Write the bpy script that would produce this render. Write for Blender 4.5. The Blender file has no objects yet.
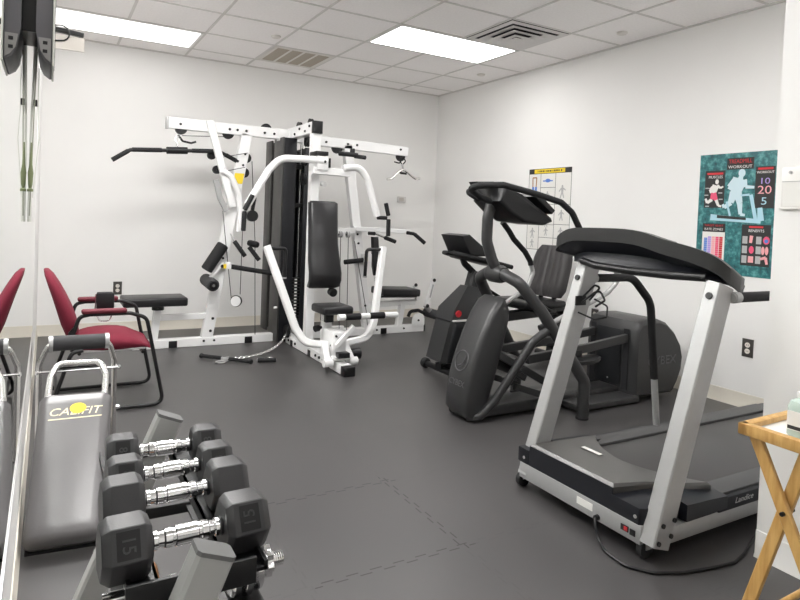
import bpy, bmesh, math, random
from mathutils import Vector, Matrix
random.seed(4)
PI = math.pi
EXPOSURE = 1.0
SC = bpy.context.scene
COL = SC.collection
V = Vector

# ------------------------------------------------------------------ materials
def mat(name, col, rough=.5, metal=0., bump=0., bscale=200., var=0., vscale=8., spec=.5, coat=0., emis=None, estr=0., trans=0., ior=1.45, detail=3.):
    m = bpy.data.materials.new(name); m.use_nodes = True
    nt = m.node_tree; N = nt.nodes; Lk = nt.links
    b = N['Principled BSDF']
    b.inputs['Base Color'].default_value = (*col, 1)
    b.inputs['Roughness'].default_value = rough
    b.inputs['Metallic'].default_value = metal
    b.inputs['Specular IOR Level'].default_value = spec
    b.inputs['Coat Weight'].default_value = coat
    b.inputs['Transmission Weight'].default_value = trans
    b.inputs['IOR'].default_value = ior
    if emis:
        b.inputs['Emission Color'].default_value = (*emis, 1)
        b.inputs['Emission Strength'].default_value = estr
    tc = N.new('ShaderNodeTexCoord')
    if var > 0:
        n = N.new('ShaderNodeTexNoise'); n.inputs['Scale'].default_value = vscale; n.inputs['Detail'].default_value = detail
        Lk.new(tc.outputs['Object'], n.inputs['Vector'])
        r = N.new('ShaderNodeMapRange')
        r.inputs['From Min'].default_value = .3; r.inputs['From Max'].default_value = .7
        r.inputs['To Min'].default_value = 1 - var; r.inputs['To Max'].default_value = 1 + var
        Lk.new(n.outputs['Fac'], r.inputs['Value'])
        mx = N.new('ShaderNodeVectorMath'); mx.operation = 'SCALE'
        mx.inputs[0].default_value = col
        Lk.new(r.outputs['Result'], mx.inputs['Scale'])
        Lk.new(mx.outputs['Vector'], b.inputs['Base Color'])
    if bump > 0:
        n2 = N.new('ShaderNodeTexNoise'); n2.inputs['Scale'].default_value = bscale; n2.inputs['Detail'].default_value = 2
        Lk.new(tc.outputs['Object'], n2.inputs['Vector'])
        bp = N.new('ShaderNodeBump'); bp.inputs['Strength'].default_value = bump; bp.inputs['Distance'].default_value = .002
        Lk.new(n2.outputs['Fac'], bp.inputs['Height'])
        Lk.new(bp.outputs['Normal'], b.inputs['Normal'])
    return m

M = dict(
    wall=mat('wall paint', (.865, .858, .845), .75, bump=.12, bscale=260, var=.012, vscale=2),
    tile=mat('ceiling tile', (.93, .905, .895), .9, bump=.35, bscale=420, var=.03, vscale=60),
    grid=mat('ceiling grid', (.68, .66, .64), .6),
    emboss=mat('embossed lettering grey', (.085, .085, .088), .35),
    base=mat('vinyl baseboard', (.72, .68, .60), .5, var=.02),
    basetoe=mat('baseboard toe', (.85, .83, .78), .4),
    lamp=mat('lamp diffuser', (.9, .9, .9), .5, emis=(1., .985, .965), estr=9.),
    lampframe=mat('lamp frame', (.85, .85, .83), .4),
    vent=mat('tan grille', (.42, .37, .30), .6, bump=.5, bscale=500),
    ventbar=mat('grille bar', (.75, .72, .68), .5),
    diff=mat('diffuser metal', (.66, .64, .63), .45),
    dark=mat('dark void', (.012, .012, .014), .8),
    mirror=mat('mirror silver', (.90, .93, .91), .0, metal=1.),
    alu=mat('aluminium trim', (.72, .72, .72), .35, metal=.9),
    white=mat('white enamel', (.80, .80, .80), .28, coat=.3, var=.01),
    silver=mat('silver paint', (.40, .40, .40), .38, metal=.35, var=.02, vscale=30),
    rackgrey=mat('rack grey paint', (.44, .44, .43), .40, metal=.1, var=.03),
    rackcap=mat('rack cap', (.16, .16, .16), .5),
    chrome=mat('chrome', (.86, .86, .87), .12, metal=1., bump=.05, bscale=60),
    tubechrome=mat('brushed chrome', (.72, .71, .70), .25, metal=1.),
    black=mat('black plastic', (.007, .007, .008), .40),
    blackp=mat('black powder coat', (.008, .008, .009), .4, bump=.15, bscale=500),
    rubber=mat('black rubber', (.010, .010, .011), .65, bump=.2, bscale=300),
    vinyl=mat('black vinyl', (.012, .0115, .013), .38, bump=.25, bscale=160),
    benchvinyl=mat('bench vinyl', (.115, .110, .113), .34, spec=.9, bump=.2, bscale=90, var=.06, vscale=6),
    shroud=mat('weight shroud', (.050, .049, .047), .42, bump=.1, bscale=400),
    shroudshade=mat('weight shroud in shade', (.008, .0085, .011), .4),  # same shroud, shade of its camera-facing front put into the colour
    egrey=mat('machine charcoal', (.040, .040, .041), .38, metal=.15, bump=.15, bscale=500),
    eplast=mat('machine shroud plastic', (.028, .028, .029), .38, bump=.2, bscale=450),
    epanel=mat('machine panel plastic', (.012, .013, .015), .35),
    blight=mat('bike grey plastic', (.026, .026, .027), .42, bump=.1, bscale=400),
    console=mat('console band plastic', (.020, .020, .020), .36, bump=.1, bscale=500),
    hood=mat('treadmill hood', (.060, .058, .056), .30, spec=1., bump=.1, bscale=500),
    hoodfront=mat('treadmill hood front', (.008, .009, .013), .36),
    belt=mat('running belt', (.050, .048, .048), .45, spec=.8, bump=.25, bscale=500, var=.05, vscale=5),
    deck=mat('side rail plastic', (.075, .075, .076), .5, bump=.3, bscale=300),
    seatgrey=mat('seat grey vinyl', (.042, .039, .040), .45, bump=.2, bscale=200),
    maroon=mat('maroon fabric', (.155, .010, .026), .9, bump=.6, bscale=700, var=.08, vscale=300),
    maroondark=mat('maroon armrest', (.13, .014, .026), .6),
    rubberhex=mat('hex rubber', (.032, .031, .034), .40, spec=.7, bump=.15, bscale=400),
    hexnum=mat('embossed panel', (.010, .010, .011), .5),
    rust=mat('rusty steel', (.42, .20, .08), .55, metal=.4, var=.25, vscale=40),
    grip=mat('foam grip', (.007, .007, .008), .7, bump=.4, bscale=300),
    foamgrey=mat('grey foam roller', (.045, .045, .048), .8, bump=.4, bscale=300),
    yellow=mat('yellow label', (.82, .60, .03), .5),
    cream=mat('cream print', (.82, .74, .50), .5),
    inkdark=mat('dark ink', (.03, .03, .03), .6),
    red=mat('red ink', (.60, .03, .04), .5),
    redlight=mat('red plastic', (.55, .02, .03), .4),
    paper=mat('white paper', (.80, .79, .76), .6),
    blue=mat('blue ink', (.10, .22, .62), .5),
    pink=mat('pink ink', (.85, .40, .42), .5),
    pinkred=mat('rose ink', (.80, .10, .20), .5),
    purple=mat('purple ink', (.42, .30, .70), .5),
    lblue=mat('pale blue ink', (.42, .66, .76), .5),
    lblue2=mat('ice blue ink', (.60, .76, .82), .5),
    greyink=mat('grey ink', (.45, .45, .45), .5),
    sign=mat('clear holder', (.74, .725, .70), .3),
    plate=mat('dark wall plate', (.06, .055, .05), .45),
    socket=mat('outlet socket', (.80, .76, .70), .4),
    beige=mat('beige metal', (.55, .51, .47), .5),
    tvgrey=mat('tv casing', (.10, .095, .105), .45),
    tvgrey2=mat('tv lower casing', (.26, .25, .25), .45),
    cordwhite=mat('white cord', (.70, .70, .66), .5),
    corddark=mat('dark cord', (.30, .31, .25), .5),
    olive=mat('olive tassel', (.20, .23, .12), .6),
    gel=mat('green gel', (.30, .72, .52), .1, trans=.3),
    clear=mat('clear plastic', (.72, .86, .78), .1, trans=.35),
    traytop=mat('white tray board', (.80, .79, .77), .35),
)

def wood():
    m = mat('bamboo wood', (.62, .38, .14), .38, coat=.2)
    nt = m.node_tree; N = nt.nodes; Lk = nt.links; b = N['Principled BSDF']
    tc = N.new('ShaderNodeTexCoord'); mp = N.new('ShaderNodeMapping'); mp.inputs['Scale'].default_value = (30, 30, 4)
    n = N.new('ShaderNodeTexNoise'); n.inputs['Scale'].default_value = 2.; n.inputs['Detail'].default_value = 4
    cr = N.new('ShaderNodeValToRGB')
    cr.color_ramp.elements[0].color = (.50, .27, .075, 1); cr.color_ramp.elements[0].position = .3
    cr.color_ramp.elements[1].color = (.70, .43, .15, 1); cr.color_ramp.elements[1].position = .7
    Lk.new(tc.outputs['Object'], mp.inputs['Vector']); Lk.new(mp.outputs['Vector'], n.inputs['Vector'])
    Lk.new(n.outputs['Fac'], cr.inputs['Fac']); Lk.new(cr.outputs['Color'], b.inputs['Base Color'])
    return m
M['wood'] = wood()

def teal():
    m = mat('teal mottled print', (.02, .2, .2), .35)
    nt = m.node_tree; N = nt.nodes; Lk = nt.links; b = N['Principled BSDF']
    tc = N.new('ShaderNodeTexCoord'); n = N.new('ShaderNodeTexNoise')
    n.inputs['Scale'].default_value = 22.; n.inputs['Detail'].default_value = 7; n.inputs['Roughness'].default_value = .65
    cr = N.new('ShaderNodeValToRGB'); e = cr.color_ramp.elements
    e[0].position = .3; e[0].color = (.012, .05, .065, 1)
    e[1].position = .72; e[1].color = (.16, .45, .44, 1)
    k = cr.color_ramp.elements.new(.5); k.color = (.03, .17, .18, 1)
    Lk.new(tc.outputs['Object'], n.inputs['Vector']); Lk.new(n.outputs['Fac'], cr.inputs['Fac']); Lk.new(cr.outputs['Color'], b.inputs['Base Color'])
    return m
M['teal'] = teal()

def floor_mat():
    m = mat('rubber floor', (.05, .05, .05), .5)
    nt = m.node_tree; N = nt.nodes; Lk = nt.links; b = N['Principled BSDF']
    tc = N.new('ShaderNodeTexCoord'); sep = N.new('ShaderNodeSeparateXYZ'); Lk.new(tc.outputs['Object'], sep.inputs['Vector'])
    def math_(op, a, bb=None):
        x = N.new('ShaderNodeMath'); x.operation = op
        for i, s in enumerate((a, bb)):
            if s is None: continue
            if isinstance(s, (int, float)): x.inputs[i].default_value = s
            else: Lk.new(s, x.inputs[i])
        return x.outputs[0]
    n1 = N.new('ShaderNodeTexNoise'); n1.inputs['Scale'].default_value = 1.3; n1.inputs['Detail'].default_value = 5
    n2 = N.new('ShaderNodeTexNoise'); n2.inputs['Scale'].default_value = 320; n2.inputs['Detail'].default_value = 2
    for n in (n1, n2): Lk.new(tc.outputs['Object'], n.inputs['Vector'])
    def seam(a, c, off, other):
        # interlocking zig-zag joint every 0.605 m along axis a
        tri = math_('PINGPONG', c, .045)
        step = math_('MULTIPLY', math_('GREATER_THAN', tri, .0225), .018)
        u = math_('ADD', math_('SUBTRACT', a, off), step)
        d = math_('ABSOLUTE', math_('SUBTRACT', math_('FLOORED_MODULO', math_('ADD', u, .3025), .605), .3025))
        return math_('LESS_THAN', d, .0028)
    sx = seam(sep.outputs['X'], sep.outputs['Y'], -2.781, 0)
    sy = seam(sep.outputs['Y'], sep.outputs['X'], -3.962, 0)
    s = math_('MAXIMUM', sx, sy)
    # joints are worn open mostly near one mat, closed elsewhere
    n3 = N.new('ShaderNodeTexNoise'); n3.inputs['Scale'].default_value = 2.2; Lk.new(tc.outputs['Object'], n3.inputs['Vector'])
    inx = math_('MULTIPLY', math_('GREATER_THAN', sep.outputs['X'], -3.38), math_('LESS_THAN', sep.outputs['X'], -2.74))
    iny = math_('MULTIPLY', math_('GREATER_THAN', sep.outputs['Y'], -4.60), math_('LESS_THAN', sep.outputs['Y'], -3.92))
    w = math_('ADD', math_('MULTIPLY', math_('MULTIPLY', inx, iny), .36), .07)
    s = math_('MULTIPLY', s, w)
    base = N.new('ShaderNodeMix'); base.data_type = 'RGBA'
    Lk.new(n1.outputs['Fac'], base.inputs['Factor'])
    base.inputs['A'].default_value = (.040, .038, .039, 1); base.inputs['B'].default_value = (.068, .064, .064, 1)
    m2 = N.new('ShaderNodeMix'); m2.data_type = 'RGBA'
    Lk.new(s, m2.inputs['Factor']); Lk.new(base.outputs['Result'], m2.inputs['A']); m2.inputs['B'].default_value = (.006, .006, .006, 1)
    Lk.new(m2.outputs['Result'], b.inputs['Base Color'])
    r = N.new('ShaderNodeMapRange'); r.inputs['To Min'].default_value = .33; r.inputs['To Max'].default_value = .47; Lk.new(math_('SUBTRACT', 1., math_('MULTIPLY', s, 1.25)), b.inputs['Specular IOR Level'])
    Lk.new(n1.outputs['Fac'], r.inputs['Value']); Lk.new(r.outputs['Result'], b.inputs['Roughness'])
    bp = N.new('ShaderNodeBump'); bp.inputs['Strength'].default_value = .25; bp.inputs['Distance'].default_value = .001
    Lk.new(n2.outputs['Fac'], bp.inputs['Height']); Lk.new(bp.outputs['Normal'], b.inputs['Normal'])
    return m
M['floor'] = floor_mat()

# ------------------------------------------------------------------ mesh helpers
def fillet(pts, r, n=6):
    pts = [V(p) for p in pts]
    if r <= 0 or len(pts) < 3: return pts
    out = [pts[0]]
    for i in range(1, len(pts) - 1):
        a, b, c = pts[i - 1], pts[i], pts[i + 1]
        d1, d2 = (a - b), (c - b)
        l1, l2 = d1.length, d2.length
        if l1 < 1e-6 or l2 < 1e-6: continue
        d1 /= l1; d2 /= l2
        ang = math.acos(max(-1, min(1, d1.dot(d2))))
        if ang > PI - .02: out.append(b); continue
        t = min(r / math.tan(ang / 2), l1 * .49, l2 * .49)
        p0, p1 = b + d1 * t, b + d2 * t
        for k in range(n + 1):
            s = k / n
            out.append(p0 * (1 - s) ** 2 + b * 2 * s * (1 - s) + p1 * s * s)
    out.append(pts[-1])
    return out

class MB:
    def __init__(s): s.bm = bmesh.new()
    def box(s, lo, hi, bev=0., seg=2, M4=None):
        r = bmesh.ops.create_cube(s.bm, size=1.)
        vs = r['verts']; lo = V(lo); hi = V(hi); c = (lo + hi) / 2; d = hi - lo
        for v in vs: v.co = V((v.co.x * d.x, v.co.y * d.y, v.co.z * d.z)) + c
        if bev > 0:
            es = list({e for v in vs for e in v.link_edges})
            r2 = bmesh.ops.bevel(s.bm, geom=es, offset=bev, segments=seg, profile=.5, affect='EDGES')
            vs = list({v for f in r2['faces'] for v in f.verts} | {v for v in vs if v.is_valid})
        if M4 is not None:
            for v in vs: v.co = M4 @ v.co
        return s
    def sweep(s, pts, prof, up=(0, 0, 1), cap=True, scale=None):
        """prof: list of (side, up) offsets swept along pts"""
        pts = [V(p) for p in pts]; up = V(up).normalized(); n = len(pts); rings = []
        prev = None
        for i, p in enumerate(pts):
            t = (pts[min(i + 1, n - 1)] - pts[max(i - 1, 0)]).normalized()
            if prev is None:
                sd = t.cross(up)
                if sd.length < 1e-3: sd = t.cross(V((1, 0, 0)) if abs(t.x) < .9 else V((0, 1, 0)))
            else:
                sd = prev - t * prev.dot(t)
            sd.normalize(); prev = sd
            u = sd.cross(t).normalized()
            k = scale[i] if scale else 1
            # mitre correction is small for filleted paths
            rings.append([s.bm.verts.new(p + sd * (a * k) + u * (b * k)) for a, b in prof])
        m = len(prof)
        for i in range(n - 1):
            for j in range(m):
                s.bm.faces.new((rings[i][j], rings[i][(j + 1) % m], rings[i + 1][(j + 1) % m], rings[i + 1][j]))
        if cap:
            s.bm.faces.new(rings[0][::-1]); s.bm.faces.new(rings[-1])
        return s
    def tube(s, pts, r, seg=12, fil=0., n=6, up=(0, 0, 1), scale=None):
        P = fillet(pts, fil, n) if fil else [V(p) for p in pts]
        return s.sweep(P, [(r * math.cos(2 * PI * k / seg), r * math.sin(2 * PI * k / seg)) for k in range(seg)], up, scale=scale)
    def bar(s, pts, w, h, up=(0, 0, 1), fil=0., bev=.004):
        """rectangular tube: w across, h along up"""
        P = fillet(pts, fil) if fil else [V(p) for p in pts]
        a, b, c = w / 2, h / 2, bev
        prof = [(-a + c, -b), (a - c, -b), (a, -b + c), (a, b - c), (a - c, b), (-a + c, b), (-a, b - c), (-a, -b + c)]
        return s.sweep(P, prof, up)
    def cyl(s, p0, p1, r, r2=None, seg=20):
        p0, p1 = V(p0), V(p1)
        t = (p1 - p0).normalized(); a = t.orthogonal().normalized(); b = t.cross(a)
        r2 = r if r2 is None else r2
        A = [s.bm.verts.new(p0 + (a * math.cos(2 * PI * k / seg) + b * math.sin(2 * PI * k / seg)) * r) for k in range(seg)]
        B = [s.bm.verts.new(p1 + (a * math.cos(2 * PI * k / seg) + b * math.sin(2 * PI * k / seg)) * r2) for k in range(seg)]
        for k in range(seg): s.bm.faces.new((A[k], A[(k + 1) % seg], B[(k + 1) % seg], B[k]))
        s.bm.faces.new(A[::-1]); s.bm.faces.new(B)
        return s
    def lathe(s, p0, p1, prof, seg=24):
        """prof: (t along 0..1, radius)"""
        p0, p1 = V(p0), V(p1); d = p1 - p0
        t = d.normalized(); a = t.orthogonal().normalized(); b = t.cross(a); R = []
        for q, r in prof:
            R.append([s.bm.verts.new(p0 + d * q + (a * math.cos(2 * PI * k / seg) + b * math.sin(2 * PI * k / seg)) * max(r, 1e-4)) for k in range(seg)])
        for i in range(len(R) - 1):
            for k in range(seg): s.bm.faces.new((R[i][k], R[i][(k + 1) % seg], R[i + 1][(k + 1) % seg], R[i + 1][k]))
        s.bm.faces.new(R[0][::-1]); s.bm.faces.new(R[-1])
        return s
    def prism(s, pts, d, bev=0., seg=2):
        """closed polygon of 3D points extruded by vector d"""
        pts = [V(p) for p in pts]; d = V(d)
        A = [s.bm.verts.new(p) for p in pts]; B = [s.bm.verts.new(p + d) for p in pts]; n = len(A); F = []
        for k in range(n): F.append(s.bm.faces.new((A[k], A[(k + 1) % n], B[(k + 1) % n], B[k])))
        F.append(s.bm.faces.new(A[::-1])); F.append(s.bm.faces.new(B))
        if bev > 0:
            es = list({e for e in F[-1].edges} | {e for e in F[-2].edges})
            bmesh.ops.bevel(s.bm, geom=es, offset=bev, segments=seg, profile=.5, affect='EDGES')
        return s
    def loft(s, rings, cap=True, closed=True):
        R = [[s.bm.verts.new(V(p)) for p in r] for r in rings]; m = len(R[0])
        for i in range(len(R) - 1):
            for j in range(m if closed else m - 1):
                s.bm.faces.new((R[i][j], R[i][(j + 1) % m], R[i + 1][(j + 1) % m], R[i + 1][j]))
        if cap and closed:
            s.bm.faces.new(R[0][::-1]); s.bm.faces.new(R[-1])
        return s
    def torus(s, c, nrm, R, r, seg=24, rs=8):
        c = V(c); nrm = V(nrm).normalized(); a = nrm.orthogonal().normalized(); b = nrm.cross(a); Q = []
        for k in range(seg):
            t = 2 * PI * k / seg; d = a * math.cos(t) + b * math.sin(t)
            Q.append([s.bm.verts.new(c + d * (R + r * math.cos(2 * PI * j / rs)) + nrm * (r * math.sin(2 * PI * j / rs))) for j in range(rs)])
        for k in range(seg):
            for j in range(rs):
                s.bm.faces.new((Q[k][j], Q[(k + 1) % seg][j], Q[(k + 1) % seg][(j + 1) % rs], Q[k][(j + 1) % rs]))
        return s
    def text(s, body, size, M4, ext=.0004, shear=0., sx=1.):
        cu = bpy.data.curves.new('t', 'FONT'); cu.body = body; cu.size = size; cu.extrude = ext; cu.align_x = 'CENTER'; cu.align_y = 'CENTER'; cu.shear = shear
        cu.resolution_u = 3
        ob = bpy.data.objects.new('t', cu); COL.objects.link(ob)
        dg = bpy.context.evaluated_depsgraph_get(); me = bpy.data.meshes.new_from_object(ob.evaluated_get(dg))
        me.transform(M4 @ Matrix.Diagonal((sx, 1, 1, 1)))
        s.bm.from_mesh(me)
        bpy.data.objects.remove(ob); bpy.data.curves.remove(cu); bpy.data.meshes.remove(me)
        return s
    def xf(s, M4):
        for v in s.bm.verts: v.co = M4 @ v.co
        return s
    def build(s, name, m, parent=None, ang=38., at=None, smooth=True):
        bm = s.bm
        bmesh.ops.recalc_face_normals(bm, faces=bm.faces)
        org = V(at) if at is not None else None
        if parent is not None:
            p = parent
            while p.parent is not None: p = p.parent
            org = V(p.location)
        if org is None:
            xs = [v.co for v in bm.verts]
            org = V(((min(c.x for c in xs) + max(c.x for c in xs)) / 2, (min(c.y for c in xs) + max(c.y for c in xs)) / 2, min(c.z for c in xs)))
        for v in bm.verts: v.co -= org
        if smooth:
            for f in bm.faces: f.smooth = True
            th = math.radians(ang)
            for e in bm.edges:
                if len(e.link_faces) == 2: e.smooth = e.calc_face_angle(0) < th
        me = bpy.data.meshes.new(name); bm.to_mesh(me); bm.free()
        me.materials.append(M[m] if isinstance(m, str) else m)
        o = bpy.data.objects.new(name, me); COL.objects.link(o)
        if parent is not None: o.parent = parent
        else: o.location = org
        return o

def tag(o, label, cat, group=None, kind=None):
    if label: o['label'] = label
    if cat: o['category'] = cat
    if group: o['group'] = group
    if kind: o['kind'] = kind
    return o
def thing(name, label, cat, loc, group=None):
    o = bpy.data.objects.new(name, None); COL.objects.link(o); o.location = loc; o.empty_display_size = .1
    return tag(o, label, cat, group)
def struct(o):
    o['kind'] = 'structure'; return o
def dup(root, loc, label):
    r = root.copy(); COL.objects.link(r); r.location = loc; r['label'] = label
    for ch in root.children:
        c = ch.copy(); COL.objects.link(c); c.parent = r
        for g in ch.children:
            d = g.copy(); COL.objects.link(d); d.parent = c
    return r

# ------------------------------------------------------------------ room
H = 2.7145; XL = -4.222; YF = -7.6; XR = -1.84; YR = -5.105
T = .6096; GA = .3277; GB = .5713
struct(MB().box((XL - .1, YF - .1, -.1), (.1, .1, 0)).build('floor', 'floor', at=(0, 0, 0)))
struct(MB().box((XL - .1, YF - .1, H + .004), (.1, .1, H + .1)).build('ceiling', 'tile'))
g = MB()
k = 1
y = -GA
while y > YF:
    g.box((XL, y - .010, H - .001), (0, y + .010, H + .004)); y -= T
x = -GB
while x > XL:
    g.box((x - .010, YF, H - .001), (x + .010, 0, H + .004)); x -= T
g.box((XL, -.022, H - .006), (0, 0, H + .004)).box((-.022, YR, H - .006), (0, 0, H + .004)).box((XL, YF, H - .006), (XL + .022, 0, H + .004))
struct(g.build('trim_1', 'grid'))
struct(MB().box((XL - .1, 0, 0), (.1, .1, H)).build('wall_back', 'wall'))
struct(MB().box((0, YR, 0), (.1, 0, H)).build('wall_right', 'wall'))
struct(MB().box((XL - .1, YF, 0), (XL, 0, H)).build('wall_left', 'wall'))
struct(MB().box((XL - .1, YF - .1, 0), (XR, YF, H)).build('wall_front', 'wall'))
struct(MB().box((XR, YF - .1, 0), (.1, YR, H)).build('wall_return', 'wall'))
def baseboard(name, p0, p1, nrm):
    n = V(nrm); pr = [(0, 0), (.012, 0), (.011, .006), (.006, .016), (.005, .098), (.003, .100), (0, .100)]
    R = [[V(p) + n * a + V((0, 0, b)) for a, b in pr] for p in (p0, p1)]
    o = struct(MB().loft(R).build(name, 'base'))
    return o
baseboard('baseboard_back', (XL, 0, 0), (0, 0, 0), (0, -1, 0))
baseboard('baseboard_right', (0, 0, 0), (0, YR, 0), (-1, 0, 0))
baseboard('baseboard_left', (XL, 0, 0), (XL, YF, 0), (1, 0, 0))
struct(baseboard('baseboard_return', (XR, YR, 0), (XR, YF, 0), (-1, 0, 0))).data.materials[0] = M['wall']
baseboard('baseboard_front', (XL, YF, 0), (XR, YF, 0), (0, 1, 0))

# ------------------------------------------------------------------ ceiling fixtures
def gx(j): return -(GB + (j - 1) * T)
def gy(k): return -(GA + (k - 1) * T)
def troffer(x1, x0, y0, y1, label, k=1.):
    group = None
    m = M['lamp'].copy(); m.node_tree.nodes['Principled BSDF'].inputs['Emission Strength'].default_value = 9. * k
    t = thing('ceiling_light', label, 'ceiling light', ((x0 + x1) / 2, (y0 + y1) / 2, H - .003), group)
    f = MB(); w = .022
    f.box((x0, y0, H - .003), (x1, y0 + w, H + .003)).box((x0, y1 - w, H - .003), (x1, y1, H + .003)).box((x0, y0, H - .003), (x0 + w, y1, H + .003)).box((x1 - w, y0, H - .003), (x1, y1, H + .003))
    f.build('frame', 'lampframe', t)
    MB().box((x0 + w, y0 + w, H - .002), (x1 - w, y1 - w, H + .003)).build('diffuser', m, t)
    return t
troffer(gx(1) - .012, gx(3) + .012, gy(4) + .012, gy(3) - .012, 'bright ceiling light panel beside the square louvred air diffuser', .55)
troffer(gx(5) - .012, gx(7) + .035, gy(2) + .012, gy(1) - .012, 'bright ceiling light panel along the back wall beside the wall television', .12)
troffer(gx(2) - .012, gx(4) + .012, gy(8) + .012, gy(7) - .012, 'added unseen light panel above the treadmill, nearer the return wall', .85)  # out of view, added to light the right side evenly
troffer(gx(5) - .012, gx(7) + .035, gy(5) + .012, gy(4) - .012, 'added unseen light panel above the sit-up bench along the mirror', 1.9)  # unseen extra panel, added to brighten the back of the room
troffer(gx(5) - .012, gx(7) + .30, gy(8) + .012, gy(7) - .012, 'added unseen light panel above the dumbbell rack', 1.3)  # added out of frame to light the foreground from above
troffer(gx(5) - .012, gx(7) + .30, gy(12) + .012, gy(11) - .012, 'added unseen light panel nearest the front wall', .22)  # weak added fill behind the camera, never in view
troffer(gx(3) - .012, gx(5) + .012, gy(11) + .012, gy(10) - .012, 'added unseen light panel over the walkway near the tray table', .12)  # another unseen fill panel, added for even room light

# return air grille
x0, x1, y0, y1 = gx(4) + .012, gx(3) - .012, gy(2) + .012, gy(1) - .012
t = thing('air_return_grille', 'square tan return air grille in the ceiling near the back wall', 'air vent', ((x0 + x1) / 2, (y0 + y1) / 2, H - .004))
f = MB(); w = .035
f.box((x0, y0, H - .004), (x1, y0 + w, H + .003)).box((x0, y1 - w, H - .004), (x1, y1, H + .003)).box((x0, y0, H - .004), (x0 + w, y1, H + .003)).box((x1 - w, y0, H - .004), (x1, y1, H + .003))
f.build('frame', 'ventbar', t)
MB().box((x0 + w, y0 + w, H - .001), (x1 - w, y1 - w, H + .003)).build('mesh_panel', 'vent', t)
for i in range(1, 4):
    xx = x0 + w + (x1 - x0 - 2 * w) * i / 4
    MB().box((xx - .010, y0 + w, H - .005), (xx + .010, y1 - w, H)).build('divider_bar', 'ventbar', t)

# four-way louvred diffuser
cx, cy = (gx(1) + gx(2)) / 2, (gy(4) + gy(5)) / 2
t = thing('air_diffuser', 'square four-way louvred metal air diffuser in the ceiling', 'air vent', (cx, cy, H - .03))
MB().box((cx - .29, cy - .29, H - .001), (cx + .29, cy + .29, H + .003)).build('duct_opening', 'dark', t)
for i, (R, zz) in enumerate(((.29, -.004), (.225, -.014), (.165, -.024), (.105, -.034))):
    r2 = R - (.047 if i == 0 else .074)
    q = lambda a, z: [V((cx - a, cy - a, z)), V((cx + a, cy - a, z)), V((cx + a, cy + a, z)), V((cx - a, cy + a, z))]
    zt = H + zz
    MB().loft([q(R, zt - .004), q(R, zt), q(r2, zt + .015 if i else zt), q(r2, zt + .012 if i else zt - .004), q(R, zt - .004)], cap=False).build('louvre', 'diff', t, ang=20)
MB().box((cx - .035, cy - .035, H - .032), (cx + .035, cy + .035, H - .028)).build('centre_plate', 'diff', t)
for (a, b, l) in ((-.288, -1.221, 'small round sprinkler cap in the ceiling near the back corner of the right wall'), (-.28, -3.01, 'small round sprinkler cap in the ceiling midway along the right wall'), (-2.483, -1.218, 'small round sprinkler cap in the ceiling beside the tan air grille')):
    o = MB().lathe((a, b, H + .003), (a, b, H - .012), [(0, .042), (.55, .042), (.8, .036), (1, .034)]).build('sprinkler_cap', 'ventbar'); tag(o, l, 'sprinkler cap', 'ceiling sprinkler caps')

# ------------------------------------------------------------------ mirror
t = thing('wall_mirror', 'large frameless wall mirror along the left wall beside the bench', 'mirror', (XL, -4.6, .455))
MB().box((XL, -7.0, .46), (XL + .006, -2.35, 2.5)).build('glass', 'mirror', t, smooth=False)
MB().box((XL, -7.0, .452), (XL + .009, -2.35, .46)).box((XL + .0065, -7.0, .458), (XL + .009, -2.35, .472)).build('bottom_channel', 'alu', t)

# ------------------------------------------------------------------ wall screen and its mount
t = thing('wall_television', 'grey television hung high on the mirrored left wall, seen edge-on', 'television', (-4.17, -4.1, 1.62))
pf = [(-4.152, 2.12), (-4.152, 1.625), (-4.158, 1.622), (-4.176, 1.635), (-4.188, 1.66), (-4.197, 1.72), (-4.197, 2.12)]
MB().prism([(a, -4.23, b) for a, b in pf], (0, .26, 0), .004).build('casing', 'tvgrey', t)
MB().prism([(-4.157, -4.234, 1.70), (-4.157, -4.234, 1.63), (-4.170, -4.234, 1.640), (-4.184, -4.234, 1.662), (-4.190, -4.234, 1.70)], (0, .006, 0)).build('lower_side_cover', 'tvgrey2', t)
MB().box((-4.153, -4.236, 1.618), (-4.147, -3.965, 2.125), .002).build('front_bezel', 'cordwhite', t)
MB().box((-4.1475, -4.21, 1.65), (-4.1455, -3.99, 2.10)).build('screen', 'black', t)
MB().box((XL + .006, -4.20, 1.72), (-4.196, -4.0, 2.05)).build('wall_plate', 'black', t)
for zz in (1.655, 1.680):
    MB().box((-4.178, -4.2365, zz), (-4.166, -4.2335, zz + .010)).build('port', 'black', t)

t = thing('screen_bracket', 'black bracket arm with beige plate projecting from the left wall behind the television', 'bracket', (-4.12, -3.1, 1.86))
MB().box((XL, -3.16, 1.93), (-4.20, -3.04, 2.05)).build('wall_plate', 'black', t)
MB().bar([(-4.20, -3.1, 2.012), (-4.11, -3.1, 2.008), (-4.025, -3.1, 2.000)], .03, .022).build('arm', 'blackp', t)
MB().box((-4.205, -3.125, 1.918), (-4.022, -3.115, 1.982)).build('plate', 'beige', t)
c = [(-4.15, -3.13, 2.02)]
for k in range(9):
    a = PI / 2 - PI * k / 8
    c.append((-4.12 + .035 * math.cos(a), -3.13, 1.99 + .035 * math.sin(a)))
c.append((-4.15, -3.13, 1.95))
MB().tube(c, .0035, 8).build('cable_loop', 'black', t)

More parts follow.
